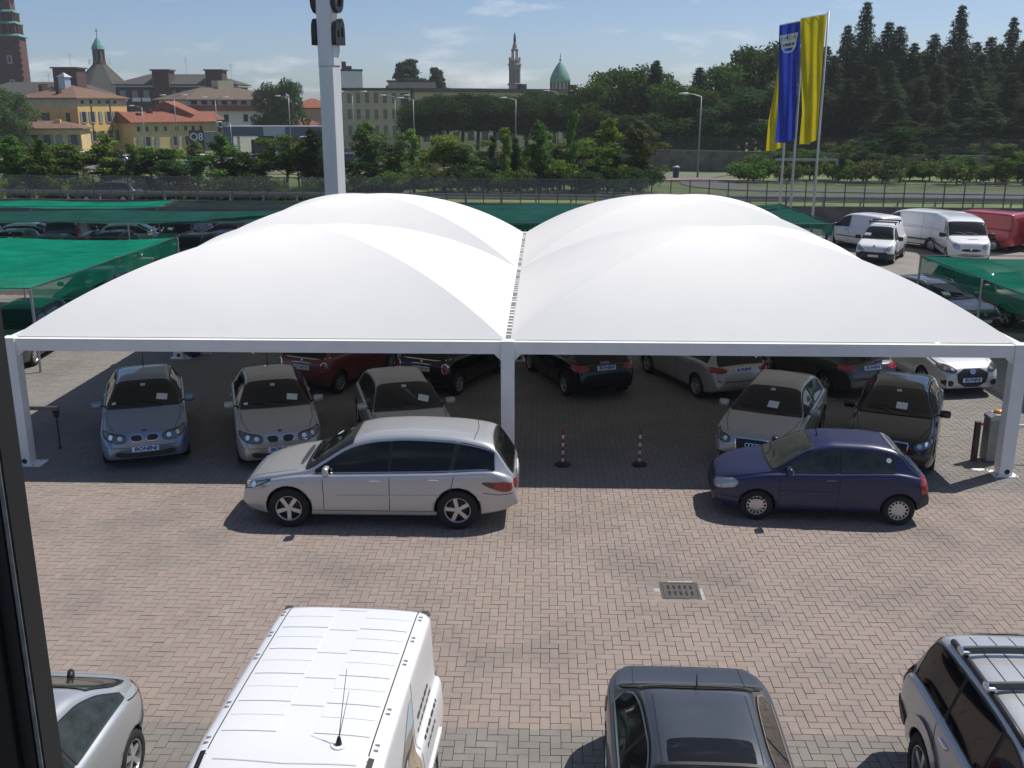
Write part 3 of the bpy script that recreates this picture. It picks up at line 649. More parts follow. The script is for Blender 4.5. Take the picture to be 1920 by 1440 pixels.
def t_suv():
    s = Proto(L=4.74, W=1.85, H=1.78, fo=.86, wb=2.85, r=.385, wroof=.645, beltz=1.12, wf=.76, wr=.86, rf=.7, rr=.4, ws=(1.45, 1.95), rw=(4.30, 4.58), under=.34, drop=.08,
        prof=[(0, .72), (.04, .86), (.15, .95), (.5, 1.04), (1.2, 1.10), (1.4, 1.14), (1.65, 1.40), (1.98, 1.66), (2.4, 1.76), (3.0, 1.78), (3.9, 1.76), (4.25, 1.71), (4.38, 1.5), (4.52, 1.2), (4.62, 1.05), (4.74, .70)],
        belt=[(0, .66), (.08, .8), (.5, .95), (1.4, 1.08), (2.6, 1.12), (4.0, 1.15), (4.5, 1.08), (4.65, .95), (4.74, .62)], zb=[(0, .42), (.15, .36), (.6, .34), (4.0, .34), (4.4, .42), (4.74, .5)])
    s.windows([(1.55, 2.50, 0, 0), (2.55, 3.42, 0, 0), (3.46, 4.34, 0, -.03)]); s.doors([(1.55, 0), (2.52, 0), (3.44, .05)], .45); s.handles([2.28, 3.22], CHROME); s.mirrors(1.7, 1.25, size=1.2)
    for sg in (1, -1):
        for wx in s.wx:
            st = s.L/2-wx; pts = [(st+.49*math.cos(t), .385+.50*math.sin(t)) for t in np.linspace(-.15, math.pi+.15, 15)]
            s.add('arch_flare', s.ribbon(pts, 'L' if sg > 0 else 'R', .13, .03), 'PAINT')
    for sg in (1, -1):
        pts = []
        for x in np.linspace(2.25, 4.05, 7): p, n = s.hit('T', x, sg*.60); pts.append(p+Vector((0, 0, .01)))
        s.mb('roof_rail', MB().tube(pts, .035, 6), BLACK, smooth=True)
    for x in (3.05, 3.72):
        pts = []; 
        for y in np.linspace(-.62, .62, 9): p, n = s.hit('T', x, y); pts.append(Vector((p.x, y, 1.815+.02*(1-(y/.62)**2))))
        b = MB()
        for q0, q1 in zip(pts[:-1], pts[1:]): b.bar(q0, q1, .035, .075)
        i = s.mb('roof_bar', b, mat('bar_grey', (.10, .105, .11), .4, .4))
        for sg in (1, -1): s.mb('bar_clamp', MB().cbox((s.L/2-x, sg*.62, 1.80), (.14, .10, .06)), CHROME, i, .025)
    ln = [('T', [(2.2, y), (4.15, y)]) for y in (-.40, -.2, 0, .2, .40)]; s.gaps(ln)
    s.both('tail_light', [(4.46, 1.25), (4.56, 1.20), (4.64, .92), (4.56, .90), (4.48, 1.02)], TAIL, .012); s.sym('tail_light_rear', [(.66, 1.2), (.78, 1.18), (.82, .92), (.68, .92)], 'B', TAIL)
    s.both('bumper', [(4.25, .48), (4.73, .55), (4.73, .72), (4.30, .74)], DGREY, .02, 1, .06, .02)
    s.plate('B', .80, text=None)
    return s
def t_silverhatch():
    s = Proto(L=4.05, W=1.72, H=1.40, fo=.8, wb=2.5, r=.30, wroof=.50, beltz=.92, wf=.66, wr=.66, rf=.9, rr=.9, ws=(1.1, 1.85), rw=(3.02, 3.66), rwin=.06,
        prof=[(0, .54), (.05, .66), (.2, .76), (.6, .87), (1.0, .94), (1.1, .97), (1.45, 1.15), (1.88, 1.34), (2.3, 1.40), (2.7, 1.39), (3.0, 1.33), (3.35, 1.17), (3.68, 1.02), (3.86, .97), (3.97, .88), (4.05, .56)],
        belt=[(0, .5), (.08, .6), (.5, .76), (1.1, .88), (2.3, .92), (3.2, .96), (3.7, .92), (3.95, .80), (4.05, .5)], zb=[(0, .26), (.15, .2), (.6, .18), (3.4, .19), (3.8, .26), (4.05, .34)])
    s.windows([(1.24, 2.2, 0, 0), (2.26, 3.36, 0, 0)], glass=GLASS_G); s.doors([(1.2, 0), (2.24, 0)]); s.handles([2.0]); s.mirrors(1.35, 1.0)
    s.both('bumper_strip', [(3.45, .52), (4.02, .56), (4.02, .68), (3.5, .64)], DGREY, .012, 1, .06, .012)
    s.both('tail_light', [(3.68, .92), (3.92, .90), (3.96, .72), (3.82, .68)], TAIL, .010); s.sym('tail_light_rear', [(.48, .88), (.62, .88), (.64, .70), (.52, .70)], 'B', TAIL)
    p, n = s.hit('T', 3.70, 0); s.mb('wiper_mount', MB().tube([p, p+Vector((.02, .02, .07)), p+Vector((.10, .05, .05))], [.045, .04, .02], 8), BLACK, smooth=True)
    s.add('rear_wiper', s.ribbon([(3.64, .02), (3.5, .3), (3.42, .52)], 'T', .03, .02), BLACK)
    s.gaps([('S', [(3.36, .96), (3.7, .88)])]); s.plate('B', .62, text=None); s.sym('headlight', [(.44, .62), (.5, .74), (.78, .76), (.74, .64)], 'F', LENS)
    return s
def van_base(**k):
    d = dict(L=4.78, W=1.92, H=1.96, fo=.84, wb=3.10, r=.32, wroof=.835, beltz=1.12, wf=.72, wr=.93, rf=.8, rr=.25, ws=(.92, 1.62), rw=None, drop=.09, under=.30,
        prof=[(0, .62), (.03, .82), (.12, .97), (.4, 1.08), (.8, 1.19), (.9, 1.24), (1.2, 1.50), (1.6, 1.79), (1.9, 1.895), (2.3, 1.945), (3.5, 1.96), (4.5, 1.95), (4.68, 1.92), (4.74, 1.86), (4.78, 1.70)],
        belt=[(0, .55), (.08, .78), (.4, .95), (1.0, 1.08), (2.0, 1.12), (4.6, 1.13), (4.78, 1.08)], zb=[(0, .30), (.15, .25), (.6, .24), (4.2, .25), (4.6, .32), (4.78, .36)])
    d.update(k); return Proto(**d)
def van_details(s, light=True):
    s.windows([(1.12, 1.98, 0, .0)]); s.doors([(1.15, 0), (2.06, 0)], .40); s.handles([1.9]); s.mirrors(1.22, 1.22, size=1.4, m=BLACK)
    s.gaps([('S', [(2.06, 1.9), (2.06, .4)]), ('S', [(3.35, 1.9), (3.35, .4)]), ('S', [(2.1, 1.22), (3.3, 1.22)])])
    s.sym('head_lamp', [(.46, .70), (.52, .92), (.74, .98), (.80, .80), (.66, .66)], 'F', LENSC, .010)
    i = s.add('grille', s.patch([(-.42, .70), (.42, .70), (.40, .58), (-.40, .58)], 'F', .008, .06), BLACK)
    p, n = s.hit('F', 0, .70); b = MB().prism([(-.07, 0), (0, .10), (.07, 0), (0, -.10)], -.008, .008, Matrix.Translation(p+n*.015) @ Matrix.Rotation(math.pi/2, 4, 'Z')); s.mb('badge', b, CHROME, i)
    s.add('lower_grille', s.patch([(-.6, .46), (.6, .46), (.55, .36), (-.55, .36)], 'F', .006, .08), BLACK)
    s.add('bonnet_vent', s.patch([(.46, -.10), (.50, -.10), (.50, .36), (.46, .36)], 'T', .006, .08, 0), BLACK)
    s.sym('tail_light', [(.80, 1.2), (.89, 1.2), (.89, .75), (.80, .75)], 'B', TAIL); s.both('side_rub_strip', [(1.2, .52), (4.5, .52), (4.5, .60), (1.2, .60)], DGREY, .008, 0, .12)
    s.wipers()
def t_trafic():
    s = van_base(); van_details(s); return s
def t_trafic_near():
    s = van_base(); s.windows([(1.12, 1.98, 0, .0)]); s.doors([(1.15, 0), (2.06, 0)], .40); s.handles([1.9]); s.mirrors(1.22, 1.22, size=1.4, m=BLACK)
    y0s = (2.35, 2.80, 3.26, 3.72, 4.16)
    for a in y0s:                                                   # pressed ribs of the roof
        for sg in (1, -1):
            P = [(a, sg*.17), (a, sg*.66), (a+.20, sg*.66), (a+.20, sg*.17)]; s.add('roof_rib', s.patch(P, 'T', .007, .12, 0, .007), 'PAINT')
            P = [(a+.24, sg*.17), (a+.24, sg*.66), (a+.34, sg*.66), (a+.34, sg*.17)]; s.add('roof_rib', s.patch(P, 'T', .0035, .12, 0, .0035), 'PAINT')
    s.gaps([('T', [(a+.40, -.15), (a+.40, .15)]) for a in y0s]+[('T', [(2.0, -.62), (1.97, 0), (2.0, .62)])], ROOFLINE)
    s.gaps([('T', [(2.12, -.70), (4.66, -.70)]), ('T', [(2.12, .70), (4.66, .70)]), ('S', [(2.06, 1.9), (2.06, .4)]), ('S', [(3.35, 1.9), (3.35, .4)]), ('B', [(0, 1.9), (0, .4)]), ('T', [(4.70, -.6), (4.71, .6)])])
    for a in (2.2, 2.72, 3.55, 4.0, 4.45):                           # roof-rack fixings
        for sg in (1, -1):
            for da in (0, .07):
                p, n = s.hit('T', a+da, sg*.745); s.mb('rack_fixing', MB().cbox(p+n*.004, (.016, .04, .010)), GALV)
    P = [(1.15, .68), (2.10, .70)]
    for sg in (1, -1):
        s.add('roof_channel', s.ribbon([(1.50, sg*.69), (1.75, sg*.715), (2.10, sg*.73)], 'T', .05, .006), BLACK)
        s.mb('rear_roof_cap', MB().cbox((s.L/2-4.71, sg*.76, 1.84), (.11, .09, .07)), DGREY, None, .02)
    p, n = s.hit('T', 2.22, .42)
    s.mb('antenna', MB().tube([p, p+Vector((0, 0, .025)), p+Vector((-.015, 0, .07)), p+Vector((-.02, 0, .075)), p+Vector((-.30, .02, .55))], [.03, .026, .014, .004, .0025], 8), BLACK); s.mb('antenna', MB().tube([p+Vector((-.01, 0, .06)), p+Vector((-.20, .06, .40))], [.004, .002], 5), BLACK)
    s.disc('antenna_base', 'T', 2.22, .42, .07, PLATE, .004)
    # printed panel on the sliding side: dry ground, pale sky, a parked buggy, lines of lettering
    for pj in 'LR':
        i = s.add('side_graphic', s.patch([(2.2, .74), (3.25, .74), (3.30, 1.45), (2.95, 1.52), (2.25, 1.02)], pj, .005, .1, 0), mat('graphic_earth', (.30, .25, .17), .35, coat=.5, var=.35, vscale=5))
        s.add('graphic_sky', s.patch([(2.9, 1.50), (3.30, 1.45), (3.32, 1.72), (3.18, 1.72)], pj, .0055, .1, 0), mat('graphic_sky_blue', (.42, .58, .66), .35, coat=.5), i)
        G2 = mat('graphic_dark', (.05, .06, .10), .4, var=.5, vscale=9); gl = mat('graphic_light', (.5, .52, .6), .4)
        for q in ([(2.45, 1.10), (2.62, 1.30), (3.02, 1.36), (3.08, 1.28), (2.72, 1.16)], [(2.50, .95), (2.95, 1.12), (3.15, 1.10), (3.0, .98), (2.6, .86)], [(3.02, 1.30), (3.26, 1.34), (3.27, 1.30), (3.05, 1.26)]): s.add('graphic_buggy', s.patch(q, pj, .0065, .08, 1), G2, i)
        for q in ([(2.66, 1.22), (2.74, 1.27), (2.78, 1.24), (2.70, 1.19)], [(2.84, 1.26), (2.94, 1.30), (2.97, 1.26), (2.88, 1.23)], [(2.6, .92), (2.72, .97), (2.74, .93), (2.64, .88)]): s.add('graphic_buggy_light', s.patch(q, pj, .0075, .08, 1), gl, i)
        s.both_done = True
        s.add('side_bar', s.patch([(1.3, .62), (4.35, .62), (4.35, .70), (1.3, .70)], pj, .02, .15, 0, .02), PLATE)
        for k, (a, b) in enumerate(((3.55, 4.15), (3.5, 4.3), (3.55, 4.25), (3.6, 4.1))):
            z = 1.34-.12*k; words = []; x = a
            while x < b: l = random.uniform(.05, .13); words.append((x, min(x+l, b))); x += l+.035
            V = []; F = []
            for (q0, q1) in words:
                v, f = s.ribbon([(q0, z), (q1, z)], pj, .05 if k == 0 else .032, .006); n0 = len(V); V += v; F += [tuple(i2+n0 for i2 in t) for t in f]
            s.add('sign_writing', (V, F), DGREY)
    s.sym('head_lamp', [(.46, .70), (.52, .92), (.74, .98), (.80, .80), (.66, .66)], 'F', LENSC, .010)
    s.sym('tail_light', [(.80, 1.2), (.89, 1.2), (.89, .75), (.80, .75)], 'B', TAIL)
    return s
def t_kangoo():
    s = van_base(L=4.21, W=1.83, H=1.80, fo=.86, wb=2.70, r=.315, wroof=.70, ws=(1.02, 1.62), wr=.88,
        prof=[(0, .60), (.04, .78), (.14, .90), (.45, 1.0), (.9, 1.08), (1.0, 1.12), (1.3, 1.40), (1.64, 1.66), (2.0, 1.77), (2.5, 1.80), (3.4, 1.79), (3.95, 1.75), (4.08, 1.68), (4.16, 1.40), (4.21, .80)],
        belt=[(0, .52), (.08, .72), (.45, .88), (1.0, 1.02), (2.2, 1.07), (3.9, 1.08), (4.1, 1.04), (4.21, .72)], zb=[(0, .3), (.15, .24), (.6, .22), (3.6, .24), (4.0, .32), (4.21, .38)])
    s.windows([(1.20, 2.06, 0, .0)]); s.doors([(1.25, 0), (2.12, 0)], .36); s.handles([1.95], BLACK); s.mirrors(1.3, 1.16, m=BLACK, size=1.2)
    s.both('side_rub_strip', [(1.3, .60), (2.9, .60), (2.9, .65), (1.3, .65)], DGREY, .008, 0, .12); s.both('tail_light', [(3.96, 1.45), (4.08, 1.5), (4.15, 1.05), (4.06, .92), (3.96, .95)], TAIL, .010)
    s.both('rear_bumper', [(3.72, .34), (4.20, .38), (4.20, .62), (3.85, .62)], BLACK, .01, 1); s.gaps([('S', [(2.12, 1.7), (2.12, .36)]), ('S', [(3.9, 1.7), (3.9, .7)])])
    s.sym('head_lamp', [(.44, .68), (.5, .84), (.74, .9), (.8, .76), (.6, .64)], 'F', LENSC); s.add('grille', s.patch([(-.5, .56), (.5, .56), (.46, .40), (-.46, .40)], 'F', .006), BLACK)
    return s
def t_fiorino():
    s = van_base(L=3.86, W=1.72, H=1.72, fo=.78, wb=2.51, r=.30, wroof=.60, ws=(.86, 1.50), wr=.88, wf=.80, rf=.5, clad=.50,
        prof=[(0, .62), (.03, .74), (.10, .84), (.4, .97), (.75, 1.06), (.84, 1.10), (1.1, 1.36), (1.5, 1.60), (1.8, 1.68), (2.3, 1.71), (3.3, 1.71), (3.7, 1.68), (3.80, 1.5), (3.86, .9)],
        belt=[(0, .55), (.08, .70), (.45, .86), (1.0, .99), (2.0, 1.03), (3.6, 1.04), (3.8, .98), (3.86, .75)], zb=[(0, .26), (.15, .22), (.6, .22), (3.4, .24), (3.7, .32), (3.86, .38)])
    s.windows([(1.05, 1.90, 0, 0)]); s.doors([(1.1, 0), (1.95, 0)], .36); s.handles([1.78], BLACK); s.mirrors(1.16, 1.12, m=BLACK, size=1.2); s.wipers()
    s.sym('head_lamp', [(.40, .66), (.52, .76), (.70, .90), (.82, .84), (.76, .68), (.52, .60)], 'F', LENSC, .012); s.plate('F', .40, .46, .10, text=None)
    s.add('front_bumper', s.patch([(-.78, .58), (.78, .58), (.8, .30), (-.8, .30)], 'F', .010, .06), BLACK); s.add('grille_bar', s.patch([(-.5, .62), (.5, .62), (.48, .58), (-.48, .58)], 'F', .02, .06), PLATE)
    s.disc('badge', 'T', .10, 0, .06, CHROME, .006); s.paper(1.02, -.5, .3, .12)
    for x in (1.75, 2.75):
        b = MB().bar((s.L/2-x, -.66, 1.80), (s.L/2-x, .66, 1.80), .04, .06); i = s.mb('roof_bar', b, BLACK)
        for sg in (1, -1): s.mb('bar_foot', MB().bar((s.L/2-x, sg*.58, 1.66), (s.L/2-x, sg*.58, 1.80), .05), BLACK, i)
    return s
def t_hatchrails():
    s = t_golf_like(); return s
def t_golf_like(rails=True):
    s = hatch_base(L=4.45, H=1.50, W=1.80, wroof=.58, prof=[(0, .58), (.04, .70), (.14, .79), (.45, .88), (.95, .97), (1.18, 1.02), (1.5, 1.20), (1.98, 1.42), (2.4, 1.49), (3.0, 1.50), (3.6, 1.46), (3.95, 1.38), (4.15, 1.15), (4.28, .98), (4.38, .90), (4.45, .58)],
        belt=[(0, .5), (.08, .64), (.45, .80), (1.2, .92), (2.4, .96), (3.6, 1.0), (4.1, .95), (4.38, .82), (4.45, .52)], ws=(1.2, 1.96), rw=(3.98, 4.26), wb=2.65)
    s.windows([(1.34, 2.30, 0, 0), (2.36, 3.22, 0, .05), (3.28, 3.86, .05, 0)]); s.doors([(1.34, 0), (2.33, 0), (3.2, .05)]); s.handles([2.1, 3.0]); s.mirrors(1.48, 1.06); s.wipers()
    s.sym('headlight', [(.46, .66), (.5, .78), (.72, .86), (.84, .82), (.74, .66)], 'F', LENS, .010); s.add('grille', s.patch([(-.42, .66), (.42, .66), (.36, .58), (-.36, .58)], 'F', .008, .06), BLACK)
    s.add('lower_grille', s.patch([(-.6, .40), (.6, .40), (.55, .28), (-.55, .28)], 'F', .006, .08), BLACK); s.plate('F', .48, text=None); s.disc('badge', 'F', 0, .70, .06, CHROME, .01)
    s.sym('tail_light', [(.55, .95), (.82, .97), (.82, .74), (.60, .74)], 'B', TAIL); s.both('tail_light_wrap', [(4.1, .95), (4.3, .93), (4.36, .76), (4.2, .74)], TAIL)
    if rails: s.rail(2.0, 3.9, .05, .05, ALLOY)
    s.paper(1.45, -.35, .28, .16); s.gaps([('T', [(1.1, .74), (.7, .70), (.2, .55)]), ('T', [(1.1, -.74), (.7, -.70), (.2, -.55)])])
    s.plate('B', .80, text=None)
    return s
TYPES = dict(rwagon=t_rwagon, clio=t_clio, bmw=t_bmw, round=t_round, audi=t_audi, audi5=lambda: t_audi(True), mini=t_mini, golf=t_golf, coupe=t_coupe, suv=t_suv, silver=t_silverhatch, trafic=t_trafic, vannear=t_trafic_near, kangoo=t_kangoo, fiorino=t_fiorino, estate=t_golf_like, family=lambda: t_golf_like(False))
# ================================================================== the place: lot, wall, terrain
LOT_W = 80
def paver_material(name, pink, grey):
    """pavers: colour by brick (attribute or object random), pink inside the lane, grey in the bays; dirt with a shape of its own"""
    m = bpy.data.materials.new(name); m.use_nodes = True; n = m.node_tree; L = n.links; b = n.nodes['Principled BSDF']; b.inputs['Roughness'].default_value = .88; b.inputs['Specular IOR Level'].default_value = .25
    N = lambda t: n.nodes.new('ShaderNode'+t)
    geo = N('NewGeometry'); sp = N('SeparateXYZ'); L.new(geo.outputs['Position'], sp.inputs[0])
    at = N('Attribute'); at.attribute_name = 'rnd'; oi = N('ObjectInfo'); ad = N('Math'); ad.operation = 'ADD'; L.new(at.outputs['Fac'], ad.inputs[0]); L.new(oi.outputs['Random'], ad.inputs[1])
    fr = N('Math'); fr.operation = 'FRACT'; L.new(ad.outputs[0], fr.inputs[0])
    def step(sock, e, up):
        c = N('Math'); c.operation = 'GREATER_THAN' if up else 'LESS_THAN'; L.new(sock, c.inputs[0]); c.inputs[1].default_value = e; return c.outputs[0]
    mu = N('Math'); mu.operation = 'MULTIPLY'; L.new(step(sp.outputs['Y'], 10.62, True), mu.inputs[0]); L.new(step(sp.outputs['Y'], 18.56, False), mu.inputs[1])
    mu2 = N('Math'); mu2.operation = 'MULTIPLY'; mu2.inputs[1].default_value = 1.0; L.new(mu.outputs[0], mu2.inputs[0])
    mc = N('MixRGB'); mc.inputs['Color1'].default_value = (*grey, 1); mc.inputs['Color2'].default_value = (*pink, 1); L.new(mu2.outputs[0], mc.inputs['Fac'])
    hs = N('HueSaturation'); L.new(mc.outputs['Color'], hs.inputs['Color'])
    mv = N('MapRange'); mv.inputs['To Min'].default_value = .955; mv.inputs['To Max'].default_value = 1.04; L.new(fr.outputs[0], mv.inputs['Value']); L.new(mv.outputs['Result'], hs.inputs['Value'])
    f2 = N('Math'); f2.operation = 'MULTIPLY'; f2.inputs[1].default_value = 7.31; L.new(fr.outputs[0], f2.inputs[0]); f3 = N('Math'); f3.operation = 'FRACT'; L.new(f2.outputs[0], f3.inputs[0])
    ms = N('MapRange'); ms.inputs['To Min'].default_value = .84; ms.inputs['To Max'].default_value = 1.06; L.new(f3.outputs[0], ms.inputs['Value']); L.new(ms.outputs['Result'], hs.inputs['Saturation'])
    col = hs.outputs['Color']
    def dirt(col, scale, lo, hi, dark, amt):
        z = N('TexNoise'); z.inputs['Scale'].default_value = scale; z.inputs['Detail'].default_value = 8; z.inputs['Roughness'].default_value = .68; L.new(geo.outputs['Position'], z.inputs['Vector'])
        r = N('MapRange'); r.inputs['From Min'].default_value = lo; r.inputs['From Max'].default_value = hi; r.inputs['To Max'].default_value = amt; L.new(z.outputs['Fac'], r.inputs['Value'])
        x = N('MixRGB'); x.inputs['Color2'].default_value = (*dark, 1); L.new(r.outputs['Result'], x.inputs['Fac']); L.new(col, x.inputs['Color1']); return x.outputs['Color']
    col = dirt(col, .38, .47, .66, (.135, .125, .118), .55); col = dirt(col, 1.9, .58, .74, (.125, .115, .104), .40); col = dirt(col, 5.0, .66, .74, (.05, .047, .044), .6); col = dirt(col, 17.0, .70, .78, (.04, .038, .036), .6); col = dirt(col, 60, .5, .8, (.11, .10, .09), .25)
    L.new(col, b.inputs['Base Color'])
    nb = N('TexNoise'); nb.inputs['Scale'].default_value = 150; nb.inputs['Detail'].default_value = 3; L.new(geo.outputs['Position'], nb.inputs['Vector']); bp = N('Bump'); bp.inputs['Strength'].default_value = .25; bp.inputs['Distance'].default_value = .004; L.new(nb.outputs['Fac'], bp.inputs['Height']); L.new(bp.outputs['Normal'], b.inputs['Normal'])
    MATS[name] = m; return m
PAVER = paver_material('pavers', (.284, .229, .197), (.222, .206, .186))
JOINT = mat('joint_sand', (.06, .054, .048), rough=.95, var=.25, vscale=8)
LOTM = paver_material('far_pavers', (.25, .228, .20), (.25, .228, .20))

# lot under everything: flat sheet to the retaining wall; pavers lie on it
WA, WB = Vector((-35.5, 65.87)), Vector((27.8, 61.58)); WD = (WB-WA).normalized(); WN = Vector((-WD.y, WD.x))
def wall_pt(t, off=0.0): p = WA+WD*t+WN*off; return p.x, p.y
lv = []
for X in (-LOT_W, LOT_W):
    lv.append((X, -6, -.012))
l0 = wall_pt(-46); l1 = wall_pt(120)
lot = ob('lot_pavement', mesh_np('lot_pavement', [(-LOT_W, -6, -.012), (LOT_W, -6, -.012), (l1[0], l1[1], -.012), (l0[0], l0[1], -.012)], [(0, 1, 2, 3)]), LOTM); tag(lot, kind='structure')
jb = ob('joint_bed', mesh_np('joint_bed', [(-15.0, 7.5, -.0085), (20.0, 7.5, -.0085), (20.0, 40, -.0085), (-24.0, 40, -.0085), (-24, 24, -.0085)], [(0, 1, 2, 3, 4)]), JOINT, lot)
BW = .125; FOOT = []                     # footprints of things that hide pavers are filled by the cars below
def lay_pavers():
    cells = []
    for b in range(int(7.6/BW), int(38.5/BW)):
        y = b*BW; half = .56*y+1.5
        for a in range(int((-half-1)/BW), int((half)/BW)+1):
            c = (a-b) % 4
            if c == 0: cells.append((a*BW, y, 2*BW, BW))
            elif c == 3: cells.append((a*BW, y, BW, 2*BW))
    A = np.array(cells); u, v, dep = to_px(A[:, 0]+A[:, 2]/2, A[:, 1]+A[:, 3]/2, 0) if False else (None, None, None)
    cx, cy = A[:, 0]+A[:, 2]/2, A[:, 1]+A[:, 3]/2; cyaw, syaw = math.cos(CAM_YAW), math.sin(CAM_YAW)
    aa = cx*cyaw+cy*syaw; ff = -cx*syaw+cy*cyaw; dd = ff*math.cos(CAM_PITCH)+CAM_H*math.sin(CAM_PITCH); u = 960+CAM_F*aa/dd; v = 720+CAM_F*(CAM_H*math.cos(CAM_PITCH)-ff*math.sin(CAM_PITCH))/dd
    keep = (u > -140) & (u < 2060) & (v < 1600) & (cx > -23.5) & (cx < 19.5) & ((cx > -14.5) | (cy > 24.4)); grate = (cx > 1.84) & (cx < 2.45) & (cy > 14.01) & (cy < 14.57)
    keep &= ~grate; A = A[keep]; u = u[keep]; v = v[keep]; dd = dd[keep]; cx = cx[keep]; cy = cy[keep]
    free = (u > 120) & (u < 1910) & (v < 1436) & (v > 900)
    for (x0, x1, y0, y1) in FOOT: free &= ~((cx > x0) & (cx < x1) & (cy > y0) & (cy < y1))
    order = np.where(free)[0]; order = order[np.argsort(dd[order])][:300]; single = np.zeros(len(A), bool); single[order] = True
    j = .0028; ch = .0016
    def shape(w, h):
        a, b = w/2-j, h/2-j; c, d = a-ch, b-ch
        return np.array([(-a, -b, -.012), (a, -b, -.012), (a, b, -.012), (-a, b, -.012), (-c, -d, 0), (c, -d, 0), (c, d, 0), (-c, d, 0)])
    FQ = np.array([(4, 5, 6, 7), (0, 1, 5, 4), (1, 2, 6, 5), (2, 3, 7, 6), (3, 0, 4, 7)])
    rest = A[~single]; n = len(rest); H = shape(2*BW, BW); Vv = shape(BW, 2*BW)
    isH = rest[:, 2] > rest[:, 3]; base = np.where(isH[:, None, None], H[None], Vv[None]); dz = NR.normal(0, .0012, n).clip(-.003, .003)
    tx = NR.normal(0, .006, n); ty = NR.normal(0, .006, n)
    P = base.copy(); P[:, :, 2] += dz[:, None]+base[:, :, 0]*tx[:, None]+base[:, :, 1]*ty[:, None]; P[:, :, 0] += (rest[:, 0]+rest[:, 2]/2)[:, None]; P[:, :, 1] += (rest[:, 1]+rest[:, 3]/2)[:, None]
    me = bpy.data.meshes.new('paver_field'); me.vertices.add(8*n); me.vertices.foreach_set('co', P.astype(np.float32).ravel())
    idx = (FQ[None]+8*np.arange(n)[:, None, None]).reshape(-1); me.loops.add(20*n); me.loops.foreach_set('vertex_index', idx.astype(np.int32)); me.polygons.add(5*n); me.polygons.foreach_set('loop_start', np.arange(0, 20*n, 4, dtype=np.int32))
    me.polygons.foreach_set('use_smooth', np.zeros(5*n, dtype=bool)); me.update(calc_edges=True); at = me.attributes.new('rnd', 'FLOAT', 'POINT'); at.data.foreach_set('value', np.repeat(NR.random(n), 8).astype(np.float32))
    o = ob('paver_field', me, PAVER, lot); tag(o, 'herringbone of pink and grey concrete pavers', kind='stuff')
    mh = mesh_np('brick', H, FQ); mv = mesh_np('brick', Vv, FQ)
    for q in A[single]:
        ob('brick', mh if q[2] > q[3] else mv, PAVER, lot, loc=(q[0]+q[2]/2, q[1]+q[3]/2, random.gauss(0, .0012)), rot=(random.gauss(0, .005), random.gauss(0, .005), 0))
    print('pavers', n, int(single.sum()))

# terrain behind the retaining wall
def tz(x, y):
    z = float(pchip([(55, 1.2), (68, 1.2), (80, .8), (110, 0), (150, -1.0), (200, -4.6), (300, -5.0), (4000, -5.0)], y))
    k = max(0, min(1, (-8-x)/8)); q = max(0, min(1, (y-65.5)/3))*max(0, min(1, (80-y)/4)); return z-.75*k*k*(3-2*k)*q
ys = [0, .6, 1.5, 3, 4.5, 6, 8, 10, 12, 15, 18, 22, 27, 33, 40, 50, 60, 75, 90, 110, 130, 150, 180, 220, 300, 450, 700, 1200, 2500]
xs = list(np.linspace(-90, 110, 68)); xs = [-1500, -700, -400, -250, -160, -120]+xs+[140, 200, 300, 500, 900, 1500]
V = []; F = []
for yo in ys:
    for t in xs:
        p = WA+WD*t+WN*(yo+.12); V.append((p.x, p.y, tz(p.x, p.y)))
nx = len(xs)
for i in range(len(ys)-1):
    for k in range(nx-1): F.append((i*nx+k, i*nx+k+1, (i+1)*nx+k+1, (i+1)*nx+k))
GRASS = mat('grass', (.105, .150, .042), rough=.95, var=.45, vscale=.35, bump=.5, bscale=6)
tag(ob('terrain', mesh_np('terrain', V, F, True), GRASS), kind='structure')
ASPH = mat('asphalt', (.13, .128, .125), rough=.9, var=.18, vscale=.8, bump=.2)
KERB = mat('kerb_stone', (.36, .32, .28), rough=.85, var=.15)
PINKPATH = mat('red_path', (.30, .20, .155), rough=.9, var=.15, vscale=.8)
def strip(name, pts, width, dz, m):
    pts = chaikin(pts, 2); V = []; F = []; D = []
    for a, b in zip(pts[:-1], pts[1:]):
        k = max(1, int(np.linalg.norm(b-a)/2.5)); D += [a+(b-a)*i/k for i in range(k)]
    D.append(pts[-1])
    for i, q in enumerate(D):
        t = D[min(i+1, len(D)-1)]-D[max(i-1, 0)]; t = t/np.linalg.norm(t); nn = np.array([-t[1], t[0]])
        for s in np.linspace(-1, 1, 5): p = q+nn*s*width/2; V.append((p[0], p[1], tz(*p)+dz))
    for i in range(len(D)-1):
        for k in range(4): F.append((i*5+k, (i+1)*5+k, (i+1)*5+k+1, i*5+k+1))
    return tag(ob(name, mesh_np(name, V, F), m), kind='structure')
strip('road', [(-100, 74), (-40, 71.5), (-10, 70.2), (20, 68.6), (70, 65.2)], 5.0, .05, ASPH)
strip('road', [(16, 100), (13.5, 88), (15, 80), (22, 76.5), (35, 72.5), (70, 69.5)], 4.6, .06, ASPH)
strip('path', [(10, 96), (14.5, 97), (30, 87.5), (60, 78.5)], 1.4, .10, PINKPATH)
strip('kerb', [(8, 92.5), (16, 91.5), (30, 83.8), (60, 75.6)], .35, .14, KERB)
strip('road', [(-140, 140), (-60, 132), (-10, 112), (16, 100)], 16, .05, ASPH)
strip('path', [(-90, 118), (-20, 107), (16, 93)], 2.0, .10, PINKPATH)
strip('path', [(-90, 150), (-20, 128), (12, 112)], 1.6, .10, PINKPATH)
strip('road', [(-170, 176), (-60, 172), (-30, 150)], 22, .05, ASPH)

